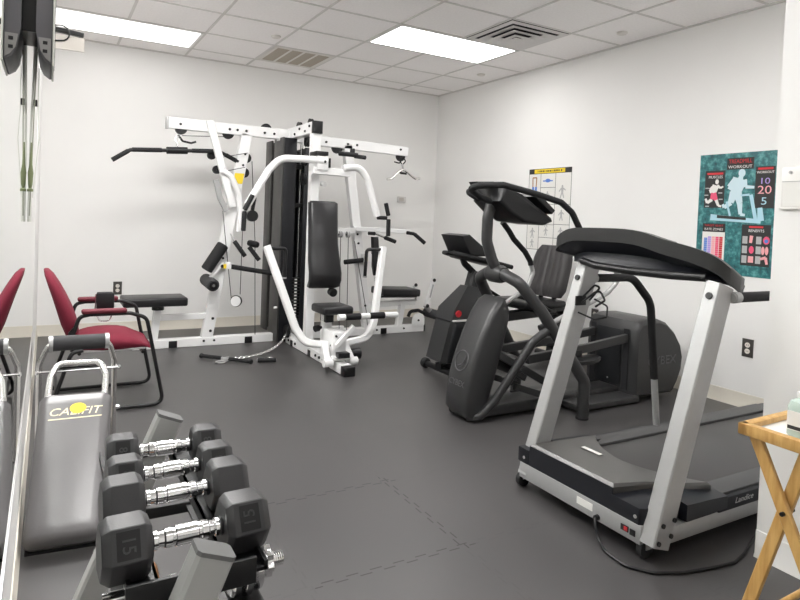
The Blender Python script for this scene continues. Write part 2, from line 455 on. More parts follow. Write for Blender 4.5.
t = thing('cable_bundle', 'whitish cords with an olive tassel hanging down the mirror below the television', 'cables', (-4.205, -4.0, 1.14))
MB().tube([(-4.200, -3.99, 1.74), (-4.203, -3.99, 1.58), (-4.206, -3.99, 1.45), (-4.207, -4.0, 1.25), (-4.207, -4.0, 1.14)], .0062, 8, .05).build('white_cord', 'cordwhite', t)
MB().tube([(-4.196, -4.02, 1.70), (-4.200, -4.02, 1.52), (-4.203, -4.02, 1.36), (-4.207, -4.02, 1.16)], .0018, 6, .05).build('dark_cord', 'corddark', t)
MB().tube([(-4.190, -3.96, 1.66), (-4.190, -3.96, 1.52), (-4.185, -3.97, 1.42), (-4.200, -3.98, 1.22)], .0018, 6, .05).build('thin_cord', 'cordwhite', t)
MB().lathe((-4.206, -4.035, 1.40), (-4.206, -4.035, 1.24), [(0, .002), (.45, .0045), (.62, .0085), (.85, .0065), (.93, .004), (.95, .009), (1, .009)], 14).build('tassel', 'olive', t)
MB().box((-4.203, -4.012, 1.525), (-4.192, -3.985, 1.545), .002).build('clip', 'black', t)

# ------------------------------------------------------------------ wall fittings
def outlet(label, org, ax, n):
    ax, n = V(ax), V(n); z = V((0, 0, 1)); o = V(org)
    t = thing('wall_outlet', label, 'wall outlet', org)
    def plate(w, h, d0, d1, cz, name, m, bev=.002):
        MB().prism([o + ax * a * w / 2 + z * (cz + b * h / 2) + n * d0 for a, b in ((-1, -1), (1, -1), (1, 1), (-1, 1))], n * (d1 - d0), bev).build(name, m, t)
    plate(.076, .124, 0, .007, 0, 'cover_plate', 'plate')
    for cz in (.021, -.021):
        m = MB().cyl(o + z * cz + n * .004, o + z * cz + n * .010, .0175).build('socket', 'socket', t)
        for a in (-.006, .006):
            MB().prism([o + ax * (a + i * .0012) + z * (cz + j * .005) + n * .0095 for i, j in ((-1, -1), (1, -1), (1, 1), (-1, 1))], n * .001).build('slot', 'dark', m)
    return t
outlet('dark wall outlet with two pale sockets on the back wall above the maroon chair', (-3.561, 0, .425), (1, 0, 0), (0, -1, 0))
outlet('dark wall outlet with two pale sockets on the right wall beside the treadmill', (0, -3.965, .412), (0, 1, 0), (-1, 0, 0))
outlet('dark wall outlet with a grey cord plugged in behind the machines', (0, -2.623, .416), (0, 1, 0), (-1, 0, 0))
t = thing('bike_power_cord', 'thin grey cord hanging from the wall outlet behind the machines', 'power cord', (-.03, -2.64, .005))
MB().box((-.042, -2.655, .376), (-.010, -2.625, .412), .004).build('plug', 'black', t)
MB().tube([(-.034, -2.64, .378), (-.036, -2.64, .30), (-.036, -2.65, .02), (-.06, -2.70, .006), (-.12, -2.76, .006)], .004, 8, .03).build('cord', 'egrey', t)
t = thing('thermostat', 'small grey thermostat box on the back wall beside the hanging curl bar', 'thermostat', (-.48, -.014, 1.385))
MB().box((-.535, -.028, 1.385), (-.425, 0, 1.455), .005).build('case', 'diff', t)
MB().box((-.52, -.030, 1.40), (-.46, -.027, 1.44)).build('window', 'beige', t)

# notice holder on return wall
t = thing('notice_holder', 'pale notice in a clear holder screwed to the near right wall', 'sign holder', (XR - .005, -5.24, 1.29))
MB().box((XR - .006, -5.36, 1.295), (XR, -5.128, 1.437), .002).build('back_panel', 'sign', t)
MB().box((XR - .008, -5.352, 1.300), (XR - .006, -5.136, 1.388)).build('sheet', 'paper', t)
MB().box((XR - .009, -5.356, 1.386), (XR - .005, -5.132, 1.3885)).build('fold_line', 'greyink', t)
MB().box((XR - .012, -5.362, 1.288), (XR, -5.126, 1.296), .001).build('bottom_lip', 'sign', t)
MB().cyl((XR - .005, -5.158, 1.420), (XR - .009, -5.158, 1.420), .006).build('screw', 'greyink', t)

# ------------------------------------------------------------------ posters (on the right wall: local u runs toward the camera (-Y), v up)
PN = V((-1, 0, 0))
def poster(name, label, y0, z0, w, h, m):
    t = thing(name, label, 'poster', (-.001, y0 - w / 2, z0))
    MB().box((-.0025, y0 - w, z0), (-.0002, y0, z0 + h)).build('sheet', m, t, smooth=False)
    t2 = (y0, z0)
    return t, t2
def prect(b, o, u0, v0, u1, v1, d=.0035):
    return b.box((-d, o[0] - u1, o[1] + v0), (-.0024, o[0] - u0, o[1] + v1))
PD = [0]
def ppoly(b, o, pts, d=.0042):
    PD[0] = (PD[0] + 1) % 16; d = d + PD[0] * .00002
    return b.prism([(-.0024, o[0] - u, o[1] + v) for u, v in pts], (-(d - .0024), 0, 0))
def pell(b, o, u, v, ru, rv, d=.0042, n=16, rot=0):
    return ppoly(b, o, [(u + ru * math.cos(2 * PI * k / n) * math.cos(rot) - rv * math.sin(2 * PI * k / n) * math.sin(rot), v + ru * math.cos(2 * PI * k / n) * math.sin(rot) + rv * math.sin(2 * PI * k / n) * math.cos(rot)) for k in range(n)], d)
def plimb(b, o, p, q, r0, r1, d=.0042):
    p = V((p[0], p[1])); q = V((q[0], q[1])); n = (q - p).normalized(); n = V((-n.y, n.x))
    return ppoly(b, o, [p + n * r0, q + n * r1, q - n * r1, p - n * r0], d)
def pm(o, u, v, d=.0045):   # text matrix: x -> -Y, y -> Z, z -> -X
    return Matrix.Translation((-d, o[0] - u, o[1] + v)) @ Matrix(((0, 0, -1, 0), (-1, 0, 0, 0), (0, 1, 0, 0), (0, 0, 0, 1)))
def ptext(b, o, s, size, u, v, sx=1., d=.0045): return b.text(s, size, pm(o, u, v, d), .0003, 0, sx)

t, o = poster('treadmill_poster', 'teal workout poster with a running figure on the right wall', -3.545, .895, .565, .85, 'teal')
# title
prect(MB(), o, .205, .735, .395, .815).build('title_block', 'inkdark', t, smooth=False)
ptext(MB(), o, 'TREADMILL', .040, .30, .790, .80).build('title_text', 'red', t, smooth=False)
ptext(MB(), o, 'WORKOUT', .028, .30, .752, 1.15).build('title_text', 'paper', t, smooth=False)
O_ = o; o = (o[0], o[1] + 0.028)
# muscles panel
prect(MB(), o, .045, .440, .195, .705).build('muscle_panel', 'inkdark', t, smooth=False)
b = prect(MB(), o, .06, .676, .18, .690, .0042); b.build('heading_bar', 'red', t, smooth=False)
ptext(MB(), o, 'MUSCLES', .026, .125, .658).build('heading_text', 'paper', t, smooth=False)
b = MB(); pell(b, o, .137, .625, .013, .018); plimb(b, o, (.130, .600), (.112, .545), .026, .020); plimb(b, o, (.118, .60), (.085, .57), .010, .008); plimb(b, o, (.085, .57), (.095, .545), .008, .007); plimb(b, o, (.14, .60), (.165, .58), .009, .007); plimb(b, o, (.165, .58), (.185, .59), .007, .006); plimb(b, o, (.105, .50), (.07, .475), .013, .010); plimb(b, o, (.07, .475), (.055, .505), .010, .008); plimb(b, o, (.135, .50), (.155, .455), .012, .009); plimb(b, o, (.155, .455), (.178, .450), .008, .007)
b.build('runner_figure', 'paper', t, smooth=False)
b = MB(); plimb(b, o, (.112, .545), (.105, .50), .016, .014, .0046); plimb(b, o, (.118, .545), (.136, .495), .017, .014, .0046)
b.build('runner_legs', 'pinkred', t, smooth=False)
for (u, v) in ((.065, .58), (.165, .545), (.06, .53), (.17, .50), (.07, .45)): prect(MB(), o, u - .015, v - .004, u + .015, v + .004, .0036).build('caption_bar', 'greyink', t, smooth=False)
o = O_
O_ = o; o = (o[0], o[1] + 0.042)
# workout panel
prect(MB(), o, .410, .425, .540, .705).build('workout_panel', 'inkdark', t, smooth=False)
prect(MB(), o, .425, .683, .525, .697, .0042).build('heading_bar', 'red', t, smooth=False)
ptext(MB(), o, 'WORKOUT', .022, .475, .665).build('heading_text', 'paper', t, smooth=False)
ptext(MB(), o, '10', .058, .473, .605, 1.3).build('number_text', 'purple', t, smooth=False)
ptext(MB(), o, '20', .078, .475, .545, 1.25).build('number_text', 'pink', t, smooth=False)
ptext(MB(), o, '5', .070, .475, .470, 1.3).build('number_text', 'lblue', t, smooth=False)
o = O_
O_ = o
def RV(v): return .385 + (v - .235) * .77
# big runner on a treadmill
b = MB()
pell(b, o, .315, RV(.655), .024, .028); plimb(b, o, (.312, RV(.63)), (.305, RV(.60)), .014, .018)
plimb(b, o, (.305, RV(.605)), (.275, RV(.475)), .052, .036); plimb(b, o, (.268, RV(.60)), (.225, RV(.535)), .018, .014); plimb(b, o, (.225, RV(.535)), (.262, RV(.50)), .014, .010)
plimb(b, o, (.335, RV(.595)), (.345, RV(.53)), .016, .013); plimb(b, o, (.345, RV(.53)), (.405, RV(.525)), .012, .009)
plimb(b, o, (.265, RV(.48)), (.245, RV(.39)), .030, .020); plimb(b, o, (.245, RV(.39)), (.20, RV(.345)), .020, .012); plimb(b, o, (.20, RV(.345)), (.188, RV(.375)), .012, .008)
plimb(b, o, (.290, RV(.48)), (.310, RV(.385)), .030, .020); plimb(b, o, (.310, RV(.385)), (.318, RV(.285)), .019, .012); plimb(b, o, (.318, RV(.285)), (.350, RV(.278)), .011, .008)
b.build('treadmill_runner', 'lblue2', t, smooth=False)
b = MB(); plimb(b, o, (.10, RV(.255)), (.46, RV(.225)), .022, .014); plimb(b, o, (.425, RV(.24)), (.385, RV(.46)), .012, .012); plimb(b, o, (.375, RV(.46)), (.315, RV(.455)), .008, .006); plimb(b, o, (.46, RV(.23)), (.45, RV(.345)), .022, .016); plimb(b, o, (.245, RV(.27)), (.215, RV(.40)), .007, .007)
b.build('treadmill_picture', 'lblue', t, smooth=False)
plimb(MB(), o, (.15, RV(.262)), (.36, RV(.245)), .011, .008, .0046).build('belt_picture', 'inkdark', t, smooth=False)
# heart rate panel
prect(MB(), o, .045, .06, .215, .30).build('heart_panel', 'paper', t, smooth=False)
prect(MB(), o, .045, .295, .215, .355, .0040).build('heading_block', 'inkdark', t, smooth=False)
ptext(MB(), o, 'TARGET HEART', .020, .13, .340, 1., .0047).build('heading_text', 'red', t, smooth=False)
ptext(MB(), o, 'RATE ZONES', .024, .13, .314, 1., .0047).build('heading_text', 'paper', t, smooth=False)
for i, m in enumerate(('blue', 'purple', 'pink', 'pinkred', 'red')):
    b = MB()
    prect(b, o, .060 + i * .029, .075, .085 + i * .029, .262 - (0 if i != 0 else .01), .0040)
    b.build('zone_column', m, t, smooth=False)
b = MB()
for j in range(12): prect(b, o, .055, .082 + j * .015, .208, .0832 + j * .015, .0044)
prect(b, o, .055, .078, .0565, .262, .0044)
b.build('zone_grid', 'paper', t, smooth=False)
# benefits panel
prect(MB(), o, .335, .075, .530, .355).build('benefit_panel', 'inkdark', t, smooth=False)
prect(MB(), o, .385, .333, .48, .345, .0042).build('heading_bar', 'red', t, smooth=False)
ptext(MB(), o, 'BENEFITS', .026, .435, .313).build('heading_text', 'paper', t, smooth=False)
def BV(v): return .085 + (v - .055) * 1.50
for i in range(2):
    for j in range(3): prect(MB(), o, .343 + i * .094, BV(.060 + j * .044), .378 + i * .094, BV(.094 + j * .044), .0038).build('caption_block', 'greyink', t, smooth=False)
plimb(MB(), o, (.405, BV(.185)), (.400, BV(.152)), .012, .010).build('foot_picture', 'pink', t, smooth=False)
for u in (.485, .510): pell(MB(), o, u, BV(.120), .0115, .028).build('lung_picture', 'pink', t, smooth=False)
b = MB(); plimb(b, o, (.47, BV(.082)), (.507, BV(.090)), .008, .010); plimb(b, o, (.505, BV(.09)), (.515, BV(.060)), .010, .008); b.build('arm_picture', 'pink', t, smooth=False)
prect(MB(), o, .388, BV(.063), .424, BV(.092), .0042).build('muscle_picture', 'pink', t, smooth=False)
pell(MB(), o, .408, BV(.121), .017, .026).build('heart_picture', 'pinkred', t, smooth=False)
pell(MB(), o, .505, BV(.166), .022, .027).build('brain_picture', 'pinkred', t, smooth=False)
pell(MB(), o, .505, BV(.163), .013, .013, .0046).build('brain_core_picture', 'blue', t, smooth=False)

t, o = poster('exercise_chart', 'white exercise chart poster with a yellow header on the right wall behind the console', -1.705, .945, .57, .785, 'paper')
prect(MB(), o, 0, .735, .57, .785).build('header_bar', 'inkdark', t, smooth=False)
prect(MB(), o, .075, .740, .485, .780, .0040).build('header_band', 'yellow', t, smooth=False)
b = MB()
for i in range(14): prect(b, o, .12 + i * .024, .752, .12 + i * .024 + (.016 if i % 4 else .008), .768, .0045)
b.build('header_lettering', 'inkdark', t, smooth=False)
b = MB()
for u in (.0, .165, .365, .566): prect(b, o, u, 0, u + .004, .735, .0034)
for (u0, u1, v) in ((0, .165, .44), (0, .165, .27), (.165, .365, .60), (.165, .365, .44), (.165, .365, .245), (.165, .365, .12), (.365, .57, .44), (.365, .57, .25), (.365, .57, .12), (0, .57, 0)): prect(b, o, u0, v, u1, v + .004, .0034)
b.build('ruled_lines', 'inkdark', t, smooth=False)
def figure(b, u, v, s):
    pell(b, o, u, v + .040 * s, .009 * s, .012 * s); plimb(b, o, (u, v + .03 * s), (u, v - .01 * s), .014 * s, .009 * s); plimb(b, o, (u - .012 * s, v + .024 * s), (u - .035 * s, v + .0 * s), .005 * s, .004 * s); plimb(b, o, (u + .012 * s, v + .024 * s), (u + .035 * s, v + .01 * s), .005 * s, .004 * s); plimb(b, o, (u - .004 * s, v - .01 * s), (u - .02 * s, v - .05 * s), .006 * s, .004 * s); plimb(b, o, (u + .004 * s, v - .01 * s), (u + .018 * s, v - .05 * s), .006 * s, .004 * s)
for (u, v, s_) in ((.08, .36, 1), (.08, .16, 1), (.265, .52, .9), (.265, .27, .9), (.265, .18, .8), (.46, .56, 1.2), (.46, .34, 1), (.46, .18, .9), (.46, .06, .8), (.08, .06, .8)):
    b = MB(); figure(b, u, v, s_); b.build('figure_picture', 'greyink', t, smooth=False)
b = MB(); plimb(b, o, (.055, .70), (.06, .60), .006, .006); plimb(b, o, (.11, .70), (.105, .60), .006, .006); plimb(b, o, (.055, .70), (.11, .70), .006, .006); b.build('strap_picture', 'rust', t, smooth=False)
for u in (.05, .09): prect(MB(), o, u, .54, u + .028, .61, .0045).build('handle_picture', 'blue', t, smooth=False)
b = MB(); plimb(b, o, (.20, .665), (.33, .665), .006, .006); pell(b, o, .265, .668, .035, .018); b.build('muscle_picture', 'blue', t, smooth=False)
b = MB(); plimb(b, o, (.225, .37), (.265, .41), .012, .008); plimb(b, o, (.265, .41), (.31, .36), .012, .008); plimb(b, o, (.265, .39), (.265, .34), .010, .006); b.build('muscle_picture', 'rust', t, smooth=False)

# ------------------------------------------------------------------ multi-station gym
YG = -.82          # centre line of the side stations
YN = YG - .04
GC = -2.17         # centre line of the middle station
gym = thing('multi_gym', 'large white multi-station gym with black pads and dark weight tower by the back wall', 'gym machine', (GC, YG, 0))
def G(b, name, m, par=None, ang=38.): return b.build(name, m, par or gym, ang)
def bolt(p, n, r=.011):
    p, n = V(p), V(n); G(MB().cyl(p, p + n * .010, r, r * .8, 10), 'bolt', 'black')
def pulley(c, r=.05, axis=(0, 1, 0), m='black'):
    c, a = V(c), V(axis)
    p = G(MB().lathe(c - a * .014, c + a * .014, [(0, r * .55), (0, r), (.25, r), (.5, r * .86), (.75, r), (1, r), (1, r * .55)], 22), 'pulley', m)
    G(MB().cyl(c - a * .020, c + a * .020, .010, None, 10), 'axle', 'blackp', p)
def cable(pts): G(MB().tube(pts, .0032, 6), 'cable', 'black')
def grip(p, q, r=.018, par=None): return G(MB().lathe(p, q, [(0, r * .8), (.03, r), (.97, r), (1, r * .8)], 14), 'hand_grip', 'grip', par)

# base frame
G(MB().bar([(-3.50, YG, .037), (-2.30, YG, .037)], .08, .074), 'base_beam', 'white')
G(MB().bar([(-2.02, YG, .037), (-.63, YG, .037)], .08, .074), 'base_beam', 'white')
G(MB().bar([(GC, -.90, .040), (GC, -2.215, .040)], .08, .074), 'base_beam', 'white')
for x in (-3.19, -2.53, -1.12): G(MB().box((x - .035, YG - .044, 0), (x + .035, YG + .044, .06), .004), 'floor_clamp', 'black')
G(MB().box((GC - .046, -2.275, 0), (GC + .046, -2.205, .072), .006), 'end_foot', 'black')
G(MB().box((-3.515, YG - .042, 0), (-3.495, YG + .042, .077), .004), 'end_cap', 'white')
G(MB().box((-.635, YG - .042, 0), (-.615, YG + .042, .077), .004), 'end_cap', 'black')
for yy in (-1.12, -1.55, -1.95):
    G(MB().box((GC - .044, yy - .03, 0), (GC + .044, yy + .03, .055), .004), 'floor_clamp', 'black')
for yy in (-1.05, -1.22, -1.70, -1.78, -1.86): bolt((GC - .040, yy, .042), (-1, 0, 0), .012)
for x in (-3.36, -3.42, -2.93, -2.84): bolt((x, YN, .045), (0, -1, 0))
for x in (-1.20, -.88): bolt((x, YN, .045), (0, -1, 0))

# booms
G(MB().bar([(-3.28, YG, 1.935), (-2.23, YG, 1.935)], .07, .095), 'boom', 'white')
G(MB().box((-3.295, YG - .037, 1.885), (-3.275, YG + .037, 1.985), .003), 'end_cap', 'silver')
G(MB().bar([(-2.02, YG, 1.915), (-.91, YG, 1.890)], .07, .095), 'boom', 'white')
G(MB().bar([(GC, -.62, 1.945), (GC, -1.44, 1.945)], .08, .10), 'boom', 'white')
G(MB().box((GC - .044, -1.475, 1.892), (GC + .044, -1.435, 1.998), .004), 'end_cap', 'black')
G(MB().box((-2.30, YG - .042, 1.875), (-2.06, YG + .042, 1.98), .003), 'junction_bracket', 'white')
for x in (-3.18, -2.76, -2.69, -2.61, -2.44, -2.35): bolt((x, YG - .035, 1.93), (0, -1, 0), .012)
for x in (-1.83, -1.60, -1.50, -1.0): bolt((x, YG - .035, 1.905), (0, -1, 0), .012)
for yy in (-1.02, -1.14, -1.28, -1.38): bolt((GC - .04, yy, 1.945 + (.015 if yy in (-1.14, -1.38) else -.02)), (-1, 0, 0), .012)

# --- lat station (left)
G(MB().bar([(-2.905, YG, .05), (-2.60, YG, 1.90)], .07, .098, (0, 1, 0) if False else (1, 0, 0)), 'upright', 'white')
G(MB().bar([(-2.945, YN - .02, 1.985), (-2.72, YN - .02, 1.24)], .04, .062, (1, 0, 0)), 'brace', 'white')
G(MB().bar([(-3.345, YG, .06), (-3.315, YG, .375)], .06, .06, (1, 0, 0)), 'seat_post', 'white')
G(MB().bar([(-3.31, YG, .262), (-2.89, YG, .262)], .05, .05), 'seat_brace', 'white')
G(MB().cyl((-3.315, YG, .33), (-3.315, YG, .38), .05), 'seat_bracket', 'black')
G(MB().box((-3.605, YG - .15, .375), (-3.095, YG + .15, .448), .016, 3), 'seat_pad', 'vinyl')
tb = G(MB().tube([(-2.83, YN - .05, 1.555), (-2.75, YN - .05, 1.515), (-2.675, YN - .05, 1.36), (-2.655, YN - .05, 1.20), (-2.665, YN - .05, 1.02)], .027, 12, .12), 'curved_tube', 'white')
G(MB().bar([(-2.875, YN - .03, 1.47), (-2.84, YN - .03, 1.32), (-2.775, YN - .03, 1.20)], .04, .045, (1, 0, 0), .08), 'curved_bracket', 'silver')
for z in (.24, .13): bolt((-2.905 + .3 * z / 1.85 + .01, YG - .035, z), (0, -1, 0), .013)
for z in (1.62, 1.72): bolt((-2.905 + .3 * z / 1.85 + .012, YG - .035, z), (0, -1, 0), .011)
G(MB().prism([(-2.715, YG - .0352, 1.45), (-2.632, YG - .0352, 1.45), (-2.618, YG - .0352, 1.545), (-2.701, YG - .0352, 1.545)], (0, -.002, 0)), 'warning_label', 'yellow')
pulley((-3.17, YG, 1.895), .05); pulley((-2.765, YG, 1.895), .05)
pulley((-2.900, YG + .02, 1.69), .038); pulley((-2.850, YG + .02, 1.565), .038)
pulley((-2.59, YG + .02, 1.69), .045); pulley((-2.605, YG + .02, 1.555), .045)
pulley((-2.42, YG, 1.97), .05)
pulley((-2.655, YN, .39), .052)
G(MB().lathe((-2.665, YN - .02, .39), (-2.665, YN - .028, .39), [(0, .047), (1, .045)], 20), 'pulley_cover', 'white')
cable([(-3.17, YN - .01, 1.83), (-2.76, YN - .01, 1.86)]); cable([(-2.88, YN - .03, 1.66), (-2.60, YN - .02, 1.73)]); cable([(-2.84, YN - .03, 1.54), (-2.62, YN - .02, 1.60)])
cable([(-2.555, YN - .01, 1.66), (-2.50, YN, .95), (-2.47, YN, .075)])
cable([(-2.80, YN, 1.20), (-2.775, YN, 1.0), (-2.70, YN, .42)]); cable([(-2.62, YN - .01, 1.16), (-2.62, YN, .45)])
# leg hold and rollers
hold = G(MB().bar([(-2.79, YN - .03, .74), (-2.90, YN - .04, .61)], .03, .03, (1, 0, 0)), 'leg_hold', 'white')
G(MB().lathe((-2.797, YN - .05, .905), (-2.940, YN - .05, .675), [(0, .040), (.03, .052), (.97, .052), (1, .040)], 20), 'roller_pad', 'grip', hold)
G(MB().lathe((-2.90, -1.02, .555), (-2.90, -.72, .575), [(0, .012), (0, .044), (.03, .054), (.97, .054), (1, .040)], 20), 'roller_pad', 'foamgrey', hold)
G(MB().cyl((-2.90, -1.03, .5545), (-2.90, -1.015, .5555), .035), 'roller_cap', 'black', hold)
G(MB().cyl((-2.90, -1.04, .554), (-2.90, -1.028, .5545), .012), 'roller_bolt', 'chrome', hold)
G(MB().box((-2.775, YN - .05, .685), (-2.72, YN + .02, .745), .005), 'pivot_block', 'white')
G(MB().box((-2.79, YN - .052, .69), (-2.765, YN - .045, .73)), 'warning_label', 'yellow')
bolt((-2.80, YN - .04, .71), (0, -1, 0), .018); bolt((-2.79, YN - .02, .78), (0, -1, 0), .012)
G(MB().tube([(-2.72, YN - .02, .705), (-2.35, YN - .06, .645)], .022, 12), 'padded_bar', 'grip')
# small hanging grips
for p, q in (((-2.70, -.90, .935), (-2.605, -.93, .80)), ((-2.565, -.90, .885), (-2.475, -.93, .765))): grip(p, q, .02)
G(MB().tube([(-2.735, -.89, 1.0), (-2.70, -.90, .935)], .008, 8), 'grip_stem', 'chrome')
G(MB().lathe((-2.56, -.87, .92), (-2.50, -.95, .905), [(0, .025), (.2, .03), (.8, .03), (1, .025)]), 'knob', 'black')

# --- weight tower
def chan(y0, y1, z1):    # folded steel cover, left side panel with two flanges
    b = MB(); b.box((-2.295, y0, .076), (-2.285, y1, z1)); return b
G(MB().box((-2.293, -.615, .06), (-2.273, -.44, 1.895), .006).box((-2.273, -.455, .06), (-2.05, -.44, 1.895), .004), 'weight_shroud', 'shroud')
sh = MB().box((-2.295, -.955, .01), (-2.282, -.70, 1.90), .004)
G(sh, 'weight_shroud', 'shroud')
G(MB().box((-2.283, -.965, .01), (-2.165, -.945, 1.895), .004), 'weight_shroud', 'shroudshade')
G(MB().box((-2.055, -.955, .076), (-2.042, -.60, 1.82), .004).box((-2.085, -.965, .076), (-2.042, -.948, 1.82), .004), 'weight_shroud', 'shroudshade')
G(MB().box((-2.16, -.74, .10), (-2.06, -.60, 1.80)), 'rear_cover', 'shroudshade')
for xx in (-2.145, -2.09): G(MB().cyl((xx, -.88, .09), (xx, -.88, 1.86), .011, None, 12), 'guide_rod', 'chrome')
for i in range(16):
    z = .12 + i * .030
    w = G(MB().box((-2.165, -.925, z), (-2.06, -.83, z + .027), .002), 'weight_plate', 'black')
    G(MB().box((-2.128, -.9262, z + .007), (-2.104, -.924, z + .020)), 'weight_label', 'paper', w)
G(MB().box((-2.16, -.925, 1.26), (-2.07, -.84, 1.30), .003), 'top_bracket', 'black')
G(MB().box((-2.27, -.94, 1.62), (-2.05, -.84, 1.66), .003), 'cross_bracket', 'black')
for z in (1.70, 1.52): pulley((-2.10, -1.0, z), .055, (1, 0, 0))
pulley((-2.12, -1.10, 1.86), .05, (1, 0, 0)); pulley((-2.17, -1.02, 1.99), .05, (1, 0, 0)); pulley((-2.17, -1.30, 1.992), .045, (1, 0, 0))
cable([(-2.12, -1.0, 1.84), (-2.12, -.93, 1.3), (-2.115, -.93, .62)])
pulley((-2.23, -1.03, .12), .06, (1, 0, 0))
G(MB().cyl((-2.30, -.95, .33), (-2.33, -.95, .33), .010), 'selector_pin', 'white')

# --- press station (middle)
G(MB().bar([(GC, -1.42, .06), (GC, -1.42, 1.90)], .075, .075, (0, 1, 0)), 'upright', 'white')
pad = [(-1.63, 1.30), (-1.665, .96), (-1.70, .82), (-1.735, .72), (-1.735, .66), (-1.70, .605)]
R = []
for y, z in [(-1.61, 1.315)] + pad + [(-1.67, .592)]:
    hw = .125 if z > .9 else .125 + .012 * min(1, (.9 - z) / .1)
    e = .018 if z in (1.315, .592) else .0
    yb = y + .075
    if z == 1.315: yb = y + .035
    if z == .592: yb = y + .04
    h = hw - e
    R.append([(GC - h + .02, y, z), (GC + h - .02, y, z), (GC + h, y + .018, z), (GC + h, yb - .01, z), (GC + h - .015, yb, z), (GC - h + .015, yb, z), (GC - h, yb - .01, z), (GC - h, y + .018, z)])
G(MB().loft([[(x_ + .022, y_, z_) for x_, y_, z_ in r_] for r_ in R]), 'back_pad', 'vinyl', None, 50)
G(MB().box((GC - .03, -1.60, .70), (GC + .03, -1.45, .78), .003).box((GC - .03, -1.57, 1.10), (GC + .03, -1.45, 1.18), .003), 'pad_bracket', 'white')
G(MB().lathe((GC + .10, -1.60, .565), (GC + .10, -1.70, .555), [(0, .012), (.4, .014), (.45, .034), (.95, .036), (1, .03)]), 'adjust_knob', 'black')
G(MB().bar([(GC, -1.80, .07), (GC, -1.80, .40)], .07, .07, (0, 1, 0)), 'seat_post', 'white')
G(MB().box((GC - .035, -1.87, .34), (GC + .035, -1.75, .44), .004), 'seat_bracket', 'black')
G(MB().box((GC - .115, -2.01, .420), (GC + .145, -1.74, .485), .02, 3), 'seat_pad', 'vinyl')
G(MB().lathe((GC - .06, -1.84, .30), (GC - .12, -1.86, .295), [(0, .012), (.4, .014), (.45, .026), (1, .026)]), 'adjust_knob', 'black')
# lower press arms
for s in (-1, 1):
    arm = G(MB().bar([(GC + s * .512, -1.775, .945), (GC + s * .30, -1.90, .315), (GC + s * .235, -1.94, .205), (GC + s * .05, -1.98, .185)] if s < 0 else
              [(GC + s * .512, -1.775, .945), (GC + s * .365, -1.93, .330), (GC + s * .30, -1.95, .215), (GC + s * .06, -1.98, .185)], .056, .056, (0, -1, 0), .13, .010), 'press_arm', 'white')
    hx = GC + s * .49
    h = G(MB().tube([(hx, -1.785, .925), (hx - s * .135, -1.775, .925), (hx - s * .135, -1.76, .70)], .0145, 10, .03), 'handle', 'black', arm)
    G(MB().cyl((hx - s * .135, -1.76, .70), (hx - s * .135, -1.759, .688), .018, None, 12), 'handle_cap', 'silver', arm)
bolt((GC - .045, -2.02, .19), (0, -1, 0), .014)
for s in (-1, 1):
    G(MB().bar([(GC + s * .085 - .01, -1.98, .20), (GC + s * .10 - .01, -2.10, .075)], .058, .05, (1, 0, 0)), 'pivot_link', 'white')
    G(MB().lathe((GC + s * .07, -2.10, .075), (GC + s * .14, -2.10, .075), [(0, .032), (1, .032)], 18), 'pivot_sleeve', 'white')
G(MB().cyl((GC - .08, -2.10, .105), (GC + .08, -2.10, .105), .022), 'pivot_shaft', 'white')
G(MB().box((GC - .055, -2.07, .08), (GC + .055, -1.87, .30), .004), 'front_housing', 'white')
for x, z in ((-.03, .27), (.035, .265), (0, .20)): bolt((GC + x, -2.07, z), (0, -1, 0), .010)
G(MB().box((GC - .045, -2.165, .115), (GC + .05, -2.10, .155), .004), 'foot_plate', 'black')
G(MB().lathe((GC + .13, -2.02, .11), (GC + .20, -2.02, .11), [(0, .04), (1, .045)]), 'rubber_stop', 'black')
fl = G(MB().bar([(-2.215, -2.12, .205), (-2.085, -2.14, .355)], .036, .036, (0, 1, 0)), 'foot_lever', 'white')
rl = G(MB().cyl((-2.215, -2.13, .425), (-1.70, -2.13, .425), .024), 'roller_bar', 'white')
for a, b in ((-2.16, -2.03), (-1.95, -1.82)): G(MB().cyl((a, -2.13, .4255), (b, -2.13, .4255), .0255), 'foam_sleeve', 'grip', rl)
# overhead press arms
yu = -1.58
ua = G(MB().tube([(-2.795, yu - .03, 1.255), (-2.62, yu, 1.545), (-2.53, yu, 1.645), (-2.30, yu, 1.655), (-2.13, yu, 1.645)], .030, 14, .16), 'overhead_arm', 'white')
grip((-2.768, yu - .075, 1.335), (-2.828, yu - .075, 1.215), .019, ua); grip((-2.825, yu - .06, 1.205), (-2.828, yu - .06, 1.05), .019, ua)
G(MB().tube([(-2.825, yu - .05, 1.225), (-2.828, yu - .06, 1.20)], .016, 8), 'grip_joint', 'silver', ua)
G(MB().tube([(-2.735, yu - .02, 1.32), (-2.745, yu + .02, 1.18)], .016, 8).cyl((-2.745, yu - .015, 1.17), (-2.745, yu + .02, 1.17), .045), 'disc_stop', 'black', ua)
ub = G(MB().tube([(-1.97, yu, 1.605), (-1.82, yu, 1.625), (-1.74, yu, 1.535), (-1.635, yu - .02, 1.205)], .030, 14, .12), 'overhead_arm', 'white')
grip((-1.64, yu - .03, 1.195), (-1.545, yu - .03, 1.195), .017, ub); grip((-1.565, yu - .04, 1.325), (-1.535, yu - .04, 1.215), .019, ub); grip((-1.532, yu - .04, 1.185), (-1.53, yu - .04, 1.035), .019, ub)
G(MB().bar([(-2.24, -1.55, 1.570), (-1.90, -1.55, 1.565)], .06, .06), 'crossbar', 'white')
G(MB().box((GC - .045, -1.60, 1.575), (GC + .055, -1.40, 1.69), .004), 'pivot_block', 'white')
bolt((GC + .02, -1.60, 1.645), (0, -1, 0), .014)
G(MB().box((GC - .04, -1.56, 1.70), (GC + .07, -1.40, 1.735), .006), 'pivot_cap', 'black')
